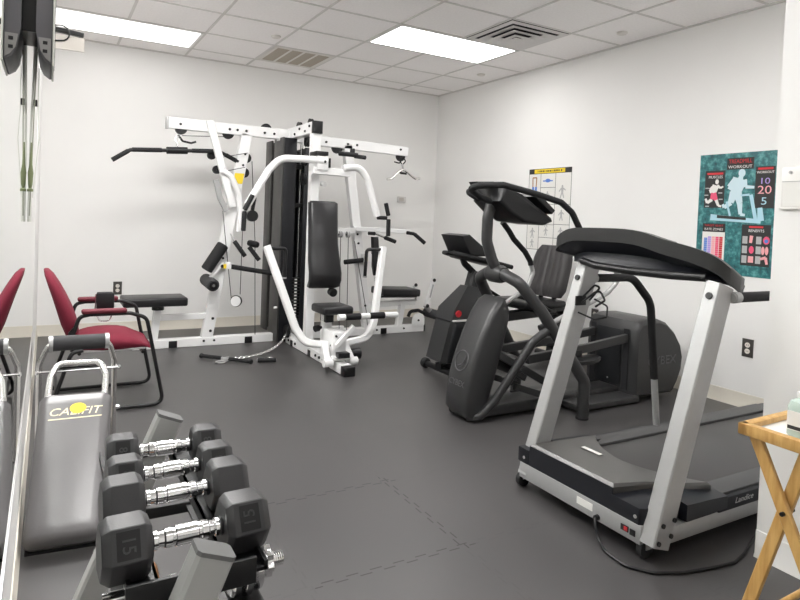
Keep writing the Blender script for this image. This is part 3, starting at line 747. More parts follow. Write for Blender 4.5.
G(MB().box((GC + .06, -1.58, 1.60), (GC + .085, -1.44, 1.68), .004), 'pivot_plate', 'black')
grip((-1.98, -1.50, 1.735), (-1.80, -1.50, 1.735), .020); grip((-1.83, -1.50, 1.725), (-1.72, -1.50, 1.72), .018)
G(MB().box((-1.87, -1.51, 1.735), (-1.83, -1.48, 1.79), .006), 'range_lever', 'black')
G(MB().lathe((GC + .07, -1.44, 1.47), (GC + .07, -1.50, 1.465), [(0, .022), (.9, .024), (1, .018)]), 'adjust_knob', 'white')

# --- leg station (right)
G(MB().bar([(-1.595, YG, 1.89), (-1.295, YG, .05)], .07, .090, (1, 0, 0)), 'upright', 'white')
for z in (.93, 1.02, .30): bolt((-1.295 - .3 * z / 1.85 + .002, YG - .035, z), (0, -1, 0), .012)
G(MB().bar([(-1.52, YN - .02, 1.075), (-.875, YN - .02, 1.060)], .04, .045), 'crossbar', 'white')
for (a, b, c) in (((-1.37, YN - .06, 1.035), (-1.295, YN - .06, 1.033), (-1.085, YN - .12, .955)), ((-.925, YN - .06, 1.05), (-.835, YN - .06, 1.04), (-.735, YN - .12, .945))):
    grip(a, b, .018); grip(V(b) + (V(c) - V(b)) * (.45 if a[0] < -1.2 else 0), c, .020)
G(MB().tube([(-1.29, YN - .06, 1.033), (-1.19, YN - .08, .998)], .010, 8), 'grip_stem', 'chrome')
G(MB().bar([(-.93, YG, .05), (-.885, YG, .33)], .06, .06, (1, 0, 0)), 'seat_post', 'white')
G(MB().bar([(-1.34, YG, .30), (-.74, YG, .315)], .05, .055), 'seat_brace', 'white')
G(MB().bar([(-1.20, YG, .385), (-.74, YG, .375)], .10, .018), 'seat_tray', 'black')
G(MB().box((-1.19, YG - .15, .395), (-.755, YG + .15, .470), .016, 3, Matrix.Translation((-.97, YG, .43)) @ Matrix.Rotation(math.radians(2.), 4, 'Y') @ Matrix.Translation((.97, -YG, -.43))), 'seat_pad', 'vinyl')
G(MB().bar([(-.70, YG, .33), (-.735, YG, .49)], .04, .04, (1, 0, 0)), 'leg_lever', 'white'); bolt((-.74, YG - .02, .495), (0, -1, 0), .02)
G(MB().bar([(-.60, YG - .02, .26), (-.52, YG - .02, .56)], .045, .045, (1, 0, 0)), 'leg_lever', 'white'); bolt((-.525, YG - .045, .545), (0, -1, 0), .02); bolt((-.60, YG - .045, .27), (0, -1, 0), .022)
G(MB().tube([(-.54, YG - .05, .50), (-.575, YG - .05, .36)], .008, 8), 'adjust_rod', 'silver')
G(MB().lathe((-.50, YG - .14, .175), (-.50, YG + .14, .175), [(0, .04), (.04, .05), (.96, .05), (1, .04)]), 'roller_pad', 'foamgrey')
G(MB().bar([(-.60, YG, .27), (-.50, YG, .175)], .04, .04, (0, 1, 0)), 'leg_link', 'silver')
prof = [(-.79, 0.07)] + [(-.715 + .075 * math.cos(PI - PI * k / 12), .125 + .075 * math.sin(PI - PI * k / 12)) for k in range(13)] + [(-.64, .07)]
G(MB().prism([(a, YN - .02, b) for a, b in prof], (0, .012, 0)), 'pulley_guard', 'white'); bolt((-.715, YN - .02, .125), (0, -1, 0), .012)
G(MB().tube([(-.82, YN + .02, .16), (-.80, YN + .02, .215), (-.70, YN + .02, .225), (-.62, YN + .02, .19)], .018, 10, .05), 'guard_tube', 'black')
tp = [(-1.325, 1.0), (-1.255, 1.0), (-1.225, .70), (-1.235, .61), (-1.285, .61), (-1.30, .70)]
G(MB().prism([(a, YN - .07, b) for a, b in tp], (0, .05, 0), .012, 3), 'thigh_pad', 'vinyl')
G(MB().cyl((-1.265, YN - .05, .60), (-1.26, YN - .05, .48), .012, None, 10), 'pull_pin', 'chrome')
G(MB().box((-1.41, YN - .08, .74), (-1.33, YN, .83), .005), 'pivot_block', 'white'); G(MB().box((-1.40, YN - .082, .755), (-1.375, YN - .079, .81)), 'warning_label', 'yellow')
G(MB().tube([(-1.61, YN - .04, .745), (-1.40, YN - .04, .765)], .024, 12), 'padded_bar', 'grip')
G(MB().bar([(-1.75, -1.0, 1.045), (-1.52, -.90, 1.060)], .04, .055), 'pulley_bracket', 'white')
for x in (-1.72, -1.64): pulley((x, -1.02, 1.02), .03, (1, 0, 0), 'silver')
cable([(-1.72, -1.03, 1.0), (-1.71, -1.05, .12)]); cable([(-1.64, -1.03, 1.0), (-1.63, -1.05, .10)]); cable([(-1.50, YN - .02, .95), (-1.34, YN - .02, .25), (-1.31, YN, .1)])
G(MB().box((-1.78, -.93, .05), (-1.60, -.88, .12), .004), 'low_pulley_block', 'white')
pulley((-1.70, YG, 1.862), .055)
pulley((-.98, YG, 1.838), .05)

# --- accessories hanging from / lying by the gym
t = thing('lat_bar', 'long black bent-end lat bar hanging from the left boom of the gym', 'exercise bar', (-3.21, YG, 1.70))
yb = YG - .02
b1 = MB().tube([(-3.7060, yb, 1.5820), (-3.5710, yb, 1.6770), (-2.8460, yb, 1.7270), (-2.6710, yb, 1.6470)], .016, 12, .07)
b1.build('bar', 'blackp', t)
MB().cyl((-3.2860, yb, 1.6970), (-3.1160, yb, 1.7090), .030).build('centre_sleeve', 'black', t)
for a, b in (((-3.7060, yb, 1.5820), (-3.5860, yb, 1.6670)), ((-2.7860, yb, 1.7000), (-2.6710, yb, 1.6470)), ((-3.5560, yb, 1.6790), (-3.3260, yb, 1.6950)), ((-3.0760, yb, 1.7120), (-2.8860, yb, 1.7240))):
    MB().cyl(a, b, .019).build('hand_grip', 'grip', t)
MB().torus((-3.2010, yb, 1.7440), (1, 0, .2), .018, .004).build('eye_ring', 'chrome', t)
MB().tube([(-3.2010, yb, 1.7620), (-3.2210, yb, 1.7920), (-3.2060, yb, 1.8370), (-3.1760, yb, 1.8120), (-3.1910, yb, 1.7620)], .005, 8, .01).build('carabiner', 'chrome', t)
MB().tube([(-3.1960, yb + .005, 1.8370), (-3.1560, yb, 1.7870), (-3.0860, yb, 1.7770), (-3.0460, yb, 1.7920)], .009, 8, .02).build('hook', 'black', t)
t = thing('curl_bar', 'chrome bent curl bar hanging from the right boom of the gym', 'exercise bar', (-.95, YG, 1.60))
MB().tube([(-1.14, yb, 1.590), (-1.085, yb, 1.598), (-.99, yb, 1.685), (-.955, yb, 1.700), (-.92, yb, 1.69), (-.80, yb, 1.615), (-.745, yb, 1.625)], .012, 10, .05).build('bar', 'tubechrome', t)
MB().cyl((-.99, yb - .012, 1.665), (-.92, yb - .012, 1.662), .012).build('centre_sleeve', 'black', t)
MB().tube([(-.955, yb, 1.70), (-.965, yb, 1.755)], .010, 8).build('eye', 'silver', t)
MB().tube([(-.97, yb, 1.76), (-1.01, yb, 1.80), (-.965, yb, 1.84), (-.925, yb, 1.79), (-.96, yb, 1.755)], .006, 8, .02).build('carabiner', 'black', t)
MB().tube([(-1.06, yb, 1.775), (-1.0, yb, 1.765), (-.975, yb, 1.80)], .007, 8, .02).build('hook', 'black', t)

t = thing('low_row_bar', 'short black bar lying on the floor with a chain to the weight tower', 'exercise bar', (-2.85, -1.48, 0))
MB().cyl((-3.045, -1.31, .020), (-2.735, -1.645, .020), .015).build('bar', 'grip', t)
for p in ((-3.045, -1.31, .02), (-2.735, -1.645, .02)): MB().lathe(V(p) + V((-.006, .006, 0)), V(p) + V((.006, -.006, 0)), [(0, .018), (.2, .0195), (.8, .0195), (1, .018)]).build('end_cap', 'black', t)
MB().box((-2.925, -1.51, .004), (-2.86, -1.455, .034), .006).build('centre_bracket', 'silver', t)
MB().torus((-2.945, -1.535, .012), (0, 0, 1), .035, .006).build('swivel_ring', 'silver', t)
P0, P1, P2, P3 = V((-2.86, -1.47, .012)), V((-2.62, -1.45, .010)), V((-2.40, -1.32, .010)), V((-2.245, -1.06, .10))
N_ = 30
for i in range(N_):
    s = (i + .5) / N_
    p = P0 * (1 - s) ** 3 + P1 * 3 * s * (1 - s) ** 2 + P2 * 3 * s * s * (1 - s) + P3 * s ** 3
    d = ((P1 - P0) * (1 - s) ** 2 + (P2 - P1) * 2 * s * (1 - s) + (P3 - P2) * s * s).normalized()
    sd = d.cross(V((0, 0, 1))).normalized() if i % 2 else d.cross(V((0, 0, 1))).normalized().cross(d)
    q = []
    for k in range(12):
        a = 2 * PI * k / 12; q.append(p + d * (.017 * math.cos(a)) + sd * (.009 * math.sin(a)))
    q.append(q[0]); q.append(q[1])
    MB().tube(q, .0034, 6).build('chain_link', 'chrome', t)
t = thing('stirrup_handle', 'small black and chrome stirrup handle lying on the floor beside the chain', 'exercise handle', (-2.57, -1.62, 0))
MB().cyl((-2.67, -1.615, .018), (-2.53, -1.645, .018), .016).build('hand_grip', 'grip', t)
MB().tube([(-2.675, -1.614, .018), (-2.645, -1.54, .012), (-2.53, -1.515, .010), (-2.525, -1.646, .018)], .006, 8, .03).build('frame', 'chrome', t)

# ------------------------------------------------------------------ maroon armchair
ch = thing('guest_chair', 'maroon upholstered armchair with black sled frame beside the mirror', 'chair', (-3.835, -2.2, 0))
C = lambda b, n, m, p=None, a=38.: b.build(n, m, p or ch, a)
CY = -2.2
for s in (-1, 1):
    y = CY + s * .265
    fr = C(MB().tube([(-4.01, y, .475), (-3.985, y, .565), (-3.93, y, .575), (-3.715, y, .575), (-3.625, y, .545), (-3.515, y, .013), (-4.13, y, .013), (-4.02, y, .36), (-3.96, y, .370)], .0115, 10, .055), 'side_frame', 'blackp')
    C(MB().box((-3.975, y - .024, .580), (-3.735, y + .024, .606), .010, 3), 'armrest', 'maroondark')
for xx, zz, rr_ in ((-3.98, .350, .010), (-3.64, .338, .010), (-4.09, .10, .010)): C(MB().tube([(xx, CY - .262, zz), (xx, CY + .262, zz)], rr_, 10), 'cross_rail', 'blackp')
C(MB().box((-4.00, CY - .22, .345), (-3.62, CY + .22, .358), .004), 'seat_base', 'alu')
R = []
n = 12
for i in range(n + 1):          # seat cushion, waterfall front
    s = .5 - .5 * math.cos(PI * i / n)
    x = -4.025 + s * .445
    k_ = abs(2 * s - 1) ** 5
    zt = .412 + .024 * math.sin(PI * min(1, s * 1.1)) - .040 * max(0, (s - .65) / .35) ** 2 - .030 * k_
    zb = .352 - .006 * max(0, (s - .8) / .2) + .006 * k_
    w = .228 + .018 * math.sin(PI * s) - .03 * k_
    zm = (zt + zb) / 2
    R.append([(x, CY - w + .025, zb), (x, CY - w, zm - .006), (x, CY - w + .006, zm + .012), (x, CY - w * .8, zt - .006), (x, CY, zt), (x, CY + w * .8, zt - .006), (x, CY + w - .006, zm + .012), (x, CY + w, zm - .006), (x, CY + w - .025, zb)])
C(MB().loft(R), 'seat_cushion', 'maroon', None, 80)
R = []
bk = [(-4.020, .405, .16, .03), (-4.045, .425, .19, .075), (-4.065, .50, .215, .095), (-4.090, .58, .22, .092), (-4.120, .66, .215, .080), (-4.150, .73, .195, .066), (-4.175, .785, .16, .050), (-4.190, .812, .11, .028)]
for (x, z, w, th) in bk:
    c = x + .036
    pts = []
    for k in range(16):
        a = 2 * PI * k / 16
        ca, sa = math.cos(a), math.sin(a)
        pts.append((c + math.copysign(abs(ca) ** .7, ca) * th / 2 , CY + math.copysign(abs(sa) ** .6, sa) * w, z))
    R.append(pts)
C(MB().loft(R), 'backrest', 'maroon', None, 70)
C(MB().bar([(-4.02, CY - .10, .40), (-3.96, CY - .10, .362)], .05, .012).bar([(-4.02, CY + .10, .40), (-3.96, CY + .10, .362)], .05, .012), 'back_bracket', 'blackp')
for s in (-1, 1):
    C(MB().prism([(-4.025, CY + s * .235, .36), (-3.995, CY + s * .235, .37), (-4.005, CY + s * .235, .51), (-4.04, CY + s * .235, .47)], (0, s * .012, 0)), 'side_bracket', 'black')

t = thing('ankle_strap', 'black ankle strap with a metal ring draped over the far armrest of the maroon chair', 'strap', (-3.84, CY + .265, .53))
ya = CY + .265
MB().bar([(-3.8150, ya - .036, 0.4840), (-3.8150, ya - .034, 0.5640), (-3.8150, ya - .030, 0.6120), (-3.8150, ya - .018, 0.6290), (-3.8150, ya + .018, 0.6290), (-3.8150, ya + .036, 0.6040), (-3.8150, ya + .040, 0.5240)], .095, .012, (0, -1, 0), .012).build('strap_band', 'grip', t)
MB().box((-3.8680, ya - .052, 0.5340), (-3.7620, ya - .036, 0.6360), .006).build('padded_cuff', 'vinyl', t)
MB().tube([(-3.8720, ya - .045, 0.6290), (-3.8760, ya - .045, 0.5090), (-3.8450, ya - .045, 0.4510), (-3.7900, ya - .045, 0.4510), (-3.7650, ya - .045, 0.5140)], .0042, 8, .03).build('metal_ring', 'chrome', t)
# ------------------------------------------------------------------ sit-up bench
bn = thing('sit_up_bench', 'charcoal padded sit-up bench with chrome tubes and a foam roller beside the mirror', 'exercise bench', (-4.03, -3.7, 0))
Bd = lambda b, n, m, p=None, a=40.: b.build(n, m, p or bn, a)
a0, a1 = V((-4.085, -4.02, .015)), V((-4.030, -3.50, .372))
ex = (a1 - a0); Lp = ex.length; ex = ex.normalized(); ey = V((0, 0, 1)).cross(ex).normalized() * -1; ez = ey.cross(ex).normalized()
if ez.z < 0: ez = -ez
BM = Matrix((( ey.x, ex.x, ez.x, a0.x), (ey.y, ex.y, ez.y, a0.y), (ey.z, ex.z, ez.z, a0.z), (0, 0, 0, 1)))   # local x across, y along, z up
R = []
for s in [0, .012, .035, .10, .5, .9, .965, .988, 1]:
    e = 0 if .035 <= s <= .965 else (.022 if s in (0, 1) else .007)
    hw = .120 + .014 * s
    zt = .072 - e
    R.append([BM @ V((px, s * Lp, pz)) for px, pz in ((-hw + .01 + e, 0 + e * .5), (-hw + e, .012 + e * .5), (-hw + e, zt - .028), (-hw + .012 + e, zt - .009), (-hw + .04, zt), (hw - .04, zt), (hw - .012 - e, zt - .009), (hw - e, zt - .028), (hw - e, .012 + e * .5), (hw - .01 - e, e * .5))])
pad = Bd(MB().loft(R), 'bench_pad', 'benchvinyl', None, 60)
fc = {1: None}
def BT(x, y, z): return BM @ V((x, y, z))
tm = lambda x, y: BM @ Matrix.Translation((x, y, .0722))
Bd(MB().text('CALIFIT', .052, tm(.0, Lp - .105), .0004, .25, 1.05), 'pad_lettering', 'cream', pad)
q = MB().prism([tm(0, 0) @ V((.012 + .030 * math.cos(a), Lp - .090 + .026 * math.sin(a), .0008)) for a in [2 * PI * k / 20 for k in range(20)]], ez * .0004); Bd(q, 'sun_emblem', 'yellow', pad)
Bd(MB().prism([tm(0, 0) @ V(p) for p in ((-.09, Lp - .142, .0), (.10, Lp - .137, .0), (.10, Lp - .132, .0), (-.09, Lp - .137, .0))], ez * .0005), 'lettering_underline', 'cream', pad)
Bd(MB().box((-.114, -.004, -.006), (.114, .60, .006)).xf(BM), 'pad_board', 'black', pad)
Bd(MB().tube([(-4.172, -3.10, .012), (-4.174, -3.14, .46), (-4.138, -3.16, .558), (-3.887, -3.16, .558), (-3.858, -3.14, .46), (-3.850, -3.10, .012)], .0125, 12, .05), 'front_frame', 'tubechrome')
Bd(MB().tube([BT(-.106, Lp - .10, .030), BT(-.106, Lp + .10, .050), BT(-.085, Lp + .165, .06), BT(.085, Lp + .165, .06), BT(.106, Lp + .10, .050), BT(.106, Lp - .10, .030)], .0135, 12, .04), 'top_loop', 'tubechrome')
Bd(MB().tube([(-4.172, -3.10, .014), (-3.850, -3.10, .014)], .0125, 12), 'floor_bar', 'tubechrome')
Bd(MB().tube([BT(-.08, .06, -.012), BT(-.09, Lp - .03, -.012)], .012, 10).tube([BT(.08, .06, -.012), BT(.09, Lp - .03, -.012)], .012, 10), 'rail_tubes', 'tubechrome')
Bd(MB().lathe((-4.125, -3.16, .558), (-3.897, -3.16, .558), [(0, .028), (.02, .035), (.98, .035), (1, .028)], 22), 'foam_roller', 'foamgrey')
for xa, xb in ((-4.138, -4.120), (-3.903, -3.885)): Bd(MB().cyl((xa, -3.16, .558), (xb, -3.16, .558), .037, None, 22), 'roller_collar', 'silver')
Bd(MB().tube([(-4.185, -3.15, .425), (-3.835, -3.15, .425)], .005, 8), 'cross_rod', 'chrome')
for x in (-4.19, -3.842): Bd(MB().lathe((x, -3.15, .425), (x + .012, -3.15, .425), [(0, .007), (.5, .012), (1, .008)], 12), 'rod_knob', 'chrome')
Bd(MB().cyl((-4.11, -3.145, .445), (-3.91, -3.145, .445), .014), 'rear_roller', 'black')
Bd(MB().lathe((-3.846, -3.12, .22), (-3.826, -3.12, .22), [(0, .008), (.4, .011), (1, .008)], 10), 'side_bolt', 'chrome')

# ------------------------------------------------------------------ dumbbell rack
rk = thing('dumbbell_rack', 'grey slanted-post dumbbell rack with black shelves in the foreground by the mirror', 'dumbbell rack', (-4.0, -5.08, 0))
Rk = lambda b, n, m, p=None: b.build(n, m, p or rk)
for y, xt in ((-5.425, -3.917), (-4.745, -3.872)):
    pt, pb = V((xt, y, .668)), V((xt - .27, y, .012))
    d = (pt - pb).normalized()
    post = Rk(MB().bar([pb, pt], .046, .062, (1, 0, 0), 0, .006), 'post', 'rackgrey')
    Rk(MB().bar([pt - d * .001, pt + d * .006], .048, .064, (1, 0, 0), 0, .006), 'post_cap', 'rackcap', post)
    Rk(MB().box((xt - .30, y - .025, 0), (xt + .15, y + .025, .04), .005), 'foot', 'rackgrey')
    sgn = -1 if y < -5 else 1
    yy = y + .028 if y < -5 else y - .028
    Rk(MB().box((-4.040 if y < -5 else -3.98, yy - .004, .584), (-3.838, yy + .004, .628 if y < -5 else .615), .001), 'shelf_end_plate', 'blackp')
    Rk(MB().box((-4.04 if y < -5 else -3.93, yy - .004, .425), (-3.765, yy + .004, .452), .001), 'shelf_end_plate', 'blackp')
    if y < -5:
        for dx in (-.028, .003):
            c = V((xt - .018 + dx, y - .023, .592 - dx * .1))
            bo = Rk(MB().lathe(c, c + V((0, -.012, 0)), [(0, .0125), (.3, .0125), (.31, .010), (1, .009)], 16), 'bolt', 'alu')
            Rk(MB().cyl(c + V((0, -.012, 0)), c + V((0, -.0125, 0)), .0045, None, 6), 'bolt_socket', 'rackcap', bo)
for x0, x1 in ((-4.035, -3.985), (-3.876, -3.815)):
    Rk(MB().box((x0, -5.39, .596), (x1, -4.775, .602)).box((x0 if x0 < -3.95 else x1 - .006, -5.39, .596), (x0 + .006 if x0 < -3.95 else x1, -4.775, .612)).box((x1 - .005 if x0 < -3.95 else x0, -5.39, .577), (x1 if x0 < -3.95 else x0 + .005, -4.775, .602)), 'shelf_rail', 'blackp')
for x0, x1 in ((-4.03, -3.98), (-3.83, -3.77)):
    Rk(MB().box((x0, -5.39, .440), (x1, -4.775, .446)), 'lower_shelf_rail', 'blackp')
Rk(MB().tube([(-4.15, -5.40, .10), (-4.15, -4.77, .10)], .016, 10), 'tie_bar', 'rackgrey')

def dumbbell(label, c, L, hl, ap, num, rz=0.):
    c = V(c); t = thing('hex_dumbbell', label, 'dumbbell', c - V((0, 0, ap)), 'hex dumbbells on the top shelf')
    Rm = Matrix.Translation(c) @ Matrix.Rotation(rz, 4, 'Z')
    Rr = ap / math.cos(PI / 6)
    for s in (-1, 1):
        rings = []
        for u, k in ((0, .84), (.011, 1.), (hl - .013, 1.), (hl, .82)):
            x = s * (L / 2 - hl + u)
            rings.append([Rm @ V((x, Rr * k * math.cos(PI / 3 * j), Rr * k * math.sin(PI / 3 * j))) for j in range(6)])
        hd = MB().loft(rings)
        bmesh.ops.bevel(hd.bm, geom=list(hd.bm.edges), offset=.0014, segments=1, profile=.5, affect='EDGES')
        head = hd.build('weight_head', 'rubberhex', t, 28)
        if num:
            xc = s * (L / 2 - hl / 2)
            # on the upper front flat: normal at 150 deg in the y-z plane
            nrm = V((0, math.cos(math.radians(150)), math.sin(math.radians(150)))); up = V((0, math.cos(math.radians(60)), math.sin(math.radians(60))))
            F = Rm @ Matrix(((1, 0, 0, xc), (0, up.y, nrm.y, nrm.y * ap), (0, up.z, nrm.z, nrm.z * ap), (0, 0, 0, 1)))
            w, h = hl * .46, ap * .92
            MB().prism([F @ V((a * w / 2, b * h / 2, -.0006)) for a, b in ((-1, -1), (1, -1), (1, 1), (-1, 1))], (F.to_3x3() @ V((0, 0, .0011)))).build('number_panel', 'hexnum', head)
            MB().text(num, ap * .62, F @ Matrix.Translation((0, 0, .0012)) @ Matrix.Rotation(PI / 2 if s > 0 else -PI / 2, 4, 'Z'), .0006).build('number', 'rubberhex', head)
        MB().cyl(Rm @ V((s * (L / 2 - hl), 0, 0)), Rm @ V((s * (L / 2 - hl - .004), 0, 0)), ap * .34, None, 20).build('collar', 'rubberhex', t)
    g = L / 2 - hl + .003
    pr = [(0, .0125), (.06, .0125), (.07, .0155), (.12, .0155), (.13, .0125), (.20, .0135), (.22, .0155), (.30, .0165), (.315, .0150), (.345, .0150), (.36, .0172), (.64, .0172), (.655, .0150), (.685, .0150), (.70, .0165), (.78, .0155), (.80, .0135), (.87, .0125), (.88, .0155), (.93, .0155), (.94, .0125), (1, .0125)]
    MB().lathe(Rm @ V((-g, 0, 0)), Rm @ V((g, 0, 0)), pr, 20).build('handle', 'chrome', t, 30)
    return t
dumbbell('small black hex dumbbell at the far end of the rack, beside the slanted post', (-3.904, -4.885, .602 + .040), .250, .066, .040, '8', math.radians(-2))
dumbbell('second black hex dumbbell from the far end of the rack', (-3.912, -5.018, .602 + .041), .252, .066, .041, '8', math.radians(2))
dumbbell('second nearest black hex dumbbell on the rack, without a number facing us', (-3.924, -5.148, .602 + .046), .268, .072, .046, '', math.radians(2))
dumbbell('nearest and largest black hex dumbbell on the rack, numbered 15', (-3.936, -5.313, .602 + .046), .272, .076, .046, '15', math.radians(2.5))

t = thing('chrome_dumbbell', 'chrome spin-lock dumbbell with one rusty plate on the lower shelf of the rack', 'dumbbell', (-3.88, -5.20, .446))
zc = .446 + .052
MB().cyl((-4.055, -5.20, zc), (-3.722, -5.20, zc), .0125).build('bar', 'chrome', t)
for k in range(7):
    MB().torus((-3.750 + k * .0045, -5.20, zc), (1, 0, 0), .0125, .0016, 16, 6).build('thread', 'chrome', t)
MB().lathe((-3.94, -5.20, zc), (-3.83, -5.20, zc), [(0, .018), (.1, .018), (.12, .014), (.5, .016), (.88, .014), (.9, .018), (1, .018)], 18).build('grip', 'chrome', t)
for x, m, r in ((-3.972, 'rust', .045), (-3.995, 'chrome', .052), (-3.822, 'chrome', .050), (-3.800, 'chrome', .052), (-3.778, 'chrome', .046)):
    MB().lathe((x - .009, -5.20, zc), (x + .009, -5.20, zc), [(0, r * .5), (0, r * .9), (.2, r), (.8, r), (1, r * .9), (1, r * .5)], 26).build('weight_plate', m, t)
for x in (-4.018, -3.758):
    pts = []
    for k in range(24):
        r = .030 if k % 4 < 2 else .022
        pts.append((x, -5.20 + r * math.cos(2 * PI * k / 24), zc + r * math.sin(2 * PI * k / 24)))
    MB().prism(pts, (.012, 0, 0), .001).build('star_collar', 'chrome', t)

# ------------------------------------------------------------------ treadmill
tr = thing('treadmill', 'silver and charcoal treadmill with a wide curved console in the right foreground', 'treadmill', (-1.4, -4.63, 0))
Tm = lambda b, n, m, p=None, a=38.: b.build(n, m, p or tr, a)
TY = -4.62
ff = Tm(MB().box((-2.272, -4.938, .055), (-2.18, -4.285, .125), .004), 'front_frame', 'silver')
Tm(MB().box((-2.274, -4.714, .082), (-2.2715, -4.632, .110)), 'rating_label', 'paper', ff)
Tm(MB().box((-2.276, -4.886, .079), (-2.2715, -4.852, .101), .001), 'power_switch', 'black', ff)
Tm(MB().box((-2.278, -4.884, .082), (-2.2755, -4.868, .098), .001), 'switch_rocker', 'redlight', ff)
Tm(MB().box((-2.276, -4.916, .077), (-2.2715, -4.893, .099), .001), 'power_inlet', 'black', ff)
Tm(MB().cyl((-2.270, -4.742, .072), (-2.286, -4.742, .072), .011), 'cord_boss', 'black', ff)
for s, y in ((-1, -4.955), (1, -4.29)):
    y0, y1 = (y - .022, y + .022)
    rl = Tm(MB().box((-2.20, y0, .055), (-.42, y1, .115), .004), 'side_frame', 'silver')
    Tm(MB().box((-1.88, y0 - (.006 if s < 0 else 0), .112), (-.40, y1 + (.006 if s > 0 else 0), .165), .005), 'side_trim', 'hoodfront')
    top = Tm(MB().box((-1.90, min(y, y - s * .09) - (.005 if s < 0 else -.0), .158), (-.38, max(y, y - s * .09), .174), .004), 'side_landing', 'deck')
    if s < 0: Tm(MB().text('Landice', .032, Matrix.Translation((-1.72, y0 - .0068, .143)) @ Matrix.Rotation(PI / 2, 4, 'X'), .0004, .3, 1.25), 'lettering', 'greyink', top)
Tm(MB().box((-2.15, -4.865, .135), (-.45, -4.38, .163), .006), 'running_belt', 'belt')
Tm(MB().box((-.47, -4.975, .06), (-.39, -4.27, .160), .02, 3), 'rear_cover', 'black')
Tm(MB().box((-2.15, -4.93, .07), (-.45, -4.30, .135)), 'deck_board', 'black')
# motor hood: raised centre with a concave rear edge, lower shoulders
def arc_edge(n=12): return [(-2.005 + .155 * abs(2 * k / n - 1) ** 1.8, -4.925 + .59 * k / n) for k in range(n + 1)]
hood = [(-2.262, -4.335), (-2.262, -4.800), (-2.10, -4.825), (-1.95, -4.90)] + arc_edge()
ring0 = [(x, y, .118) for (x, y) in hood]
ring1 = [(x, y, .210 if x < -2.1 else .202 - .05 * max(0, x + 2.0)) for (x, y) in hood]
ring2 = [(x + (.012 if x < -2.2 else -.010), y + (.010 if y < -4.79 else (-.010 if y > -4.36 else 0)), .220 if x < -2.1 else .212 - .05 * max(0, x + 2.0)) for (x, y) in hood]
b = MB().loft([ring0, ring1, ring2]); Tm(b, 'motor_hood', 'hood', None, 32)
Tm(MB().prism([(-2.2695, -4.338, .122), (-2.2695, -4.802, .122), (-2.2655, -4.800, .210), (-2.2655, -4.338, .210)], (.004, 0, 0)), 'hood_front_panel', 'hoodfront')
Tm(MB().box((-2.271, -4.338, .122), (-2.10, -4.268, .190), .006), 'hood_shoulder', 'hoodfront')
Tm(MB().prism([(-2.270, -4.795, .120), (-2.270, -4.925, .120), (-2.250, -4.940, .120), (-2.08, -4.950, .120), (-2.08, -4.795, .120)], (0, 0, .066), .005), 'hood_shoulder', 'hoodfront')
Tm(MB().loft([[(-2.08, -4.88, .122), (-2.08, -4.985, .122), (-2.08, -4.985, .185), (-2.08, -4.88, .20)], [(-1.95, -4.86, .122), (-1.95, -4.985, .122), (-1.95, -4.985, .180), (-1.95, -4.86, .19)], [(-1.83, -4.90, .124), (-1.83, -4.984, .124), (-1.83, -4.984, .172), (-1.82, -4.90, .176)]]), 'hood_side', 'hoodfront', None, 30)
Tm(MB().loft([[(-2.08, -4.26, .10), (-2.08, -4.35, .10), (-2.08, -4.35, .20), (-2.08, -4.26, .185)], [(-1.82, -4.26, .115), (-1.82, -4.34, .115), (-1.82, -4.34, .176), (-1.82, -4.26, .172)]]), 'hood_side', 'hoodfront', None, 30)
Tm(MB().box((-2.075, -4.56, .2185), (-2.055, -4.46, .2205)), 'hood_label', 'paper')
for y in (-4.31, -4.91): Tm(MB().cyl((-2.270, y, .15), (-2.2725, y, .15), .007, None, 10), 'screw', 'alu')
# uprights
for y, nm in ((-4.965, 0), (-4.305, 1)):
    up = Tm(MB().bar([(-2.232, y, .060), (-1.924, y, .993) if y < -4.7 else (-1.908, y, 1.04)], .062, .092, (1, 0, 0), 0, .005), 'upright', 'silver')
    Tm(MB().cyl((-1.985, y + .0, .955), (-1.992, y + .0, .957), .013, None, 14), 'upright_plug', 'black', up)
    if y < -4.7:
        for dx, z in ((-.035, .085), (.03, .10), (-.015, .145), (.045, .155)): Tm(MB().cyl((-2.215 + dx, y - .031, z), (-2.215 + dx, y - .037, z), .009, None, 8), 'bolt', 'black', up)
    w = Tm(MB().lathe((-2.235, y + .022, .033), (-2.235, y + .050, .033), [(0, .026), (.1, .033), (.9, .033), (1, .026)], 20), 'caster', 'rubber')
    Tm(MB().box((-2.248, y + .018, .036), (-2.215, y + .056, .06)), 'caster_fork', 'alu', w)
    # handrail
    yr = y - .035 if y < -4.7 else y + .005
    hr = Tm(MB().tube([(-1.90, yr, .950), (-1.60, yr, .950), (-1.455, yr, .82), (-1.36, yr, .172)], .017, 12, .13, 8), 'handrail', 'silver')
    Tm(MB().tube(fillet([(-1.865, yr, .950), (-1.60, yr, .950), (-1.455, yr, .82), (-1.395, yr, .42)], .13, 8), .020, 12), 'foam_sleeve', 'grip', hr)
    Tm(MB().cyl((-1.895, yr, .950), (-1.862, yr, .950), .022), 'rail_collar', 'silver', hr)
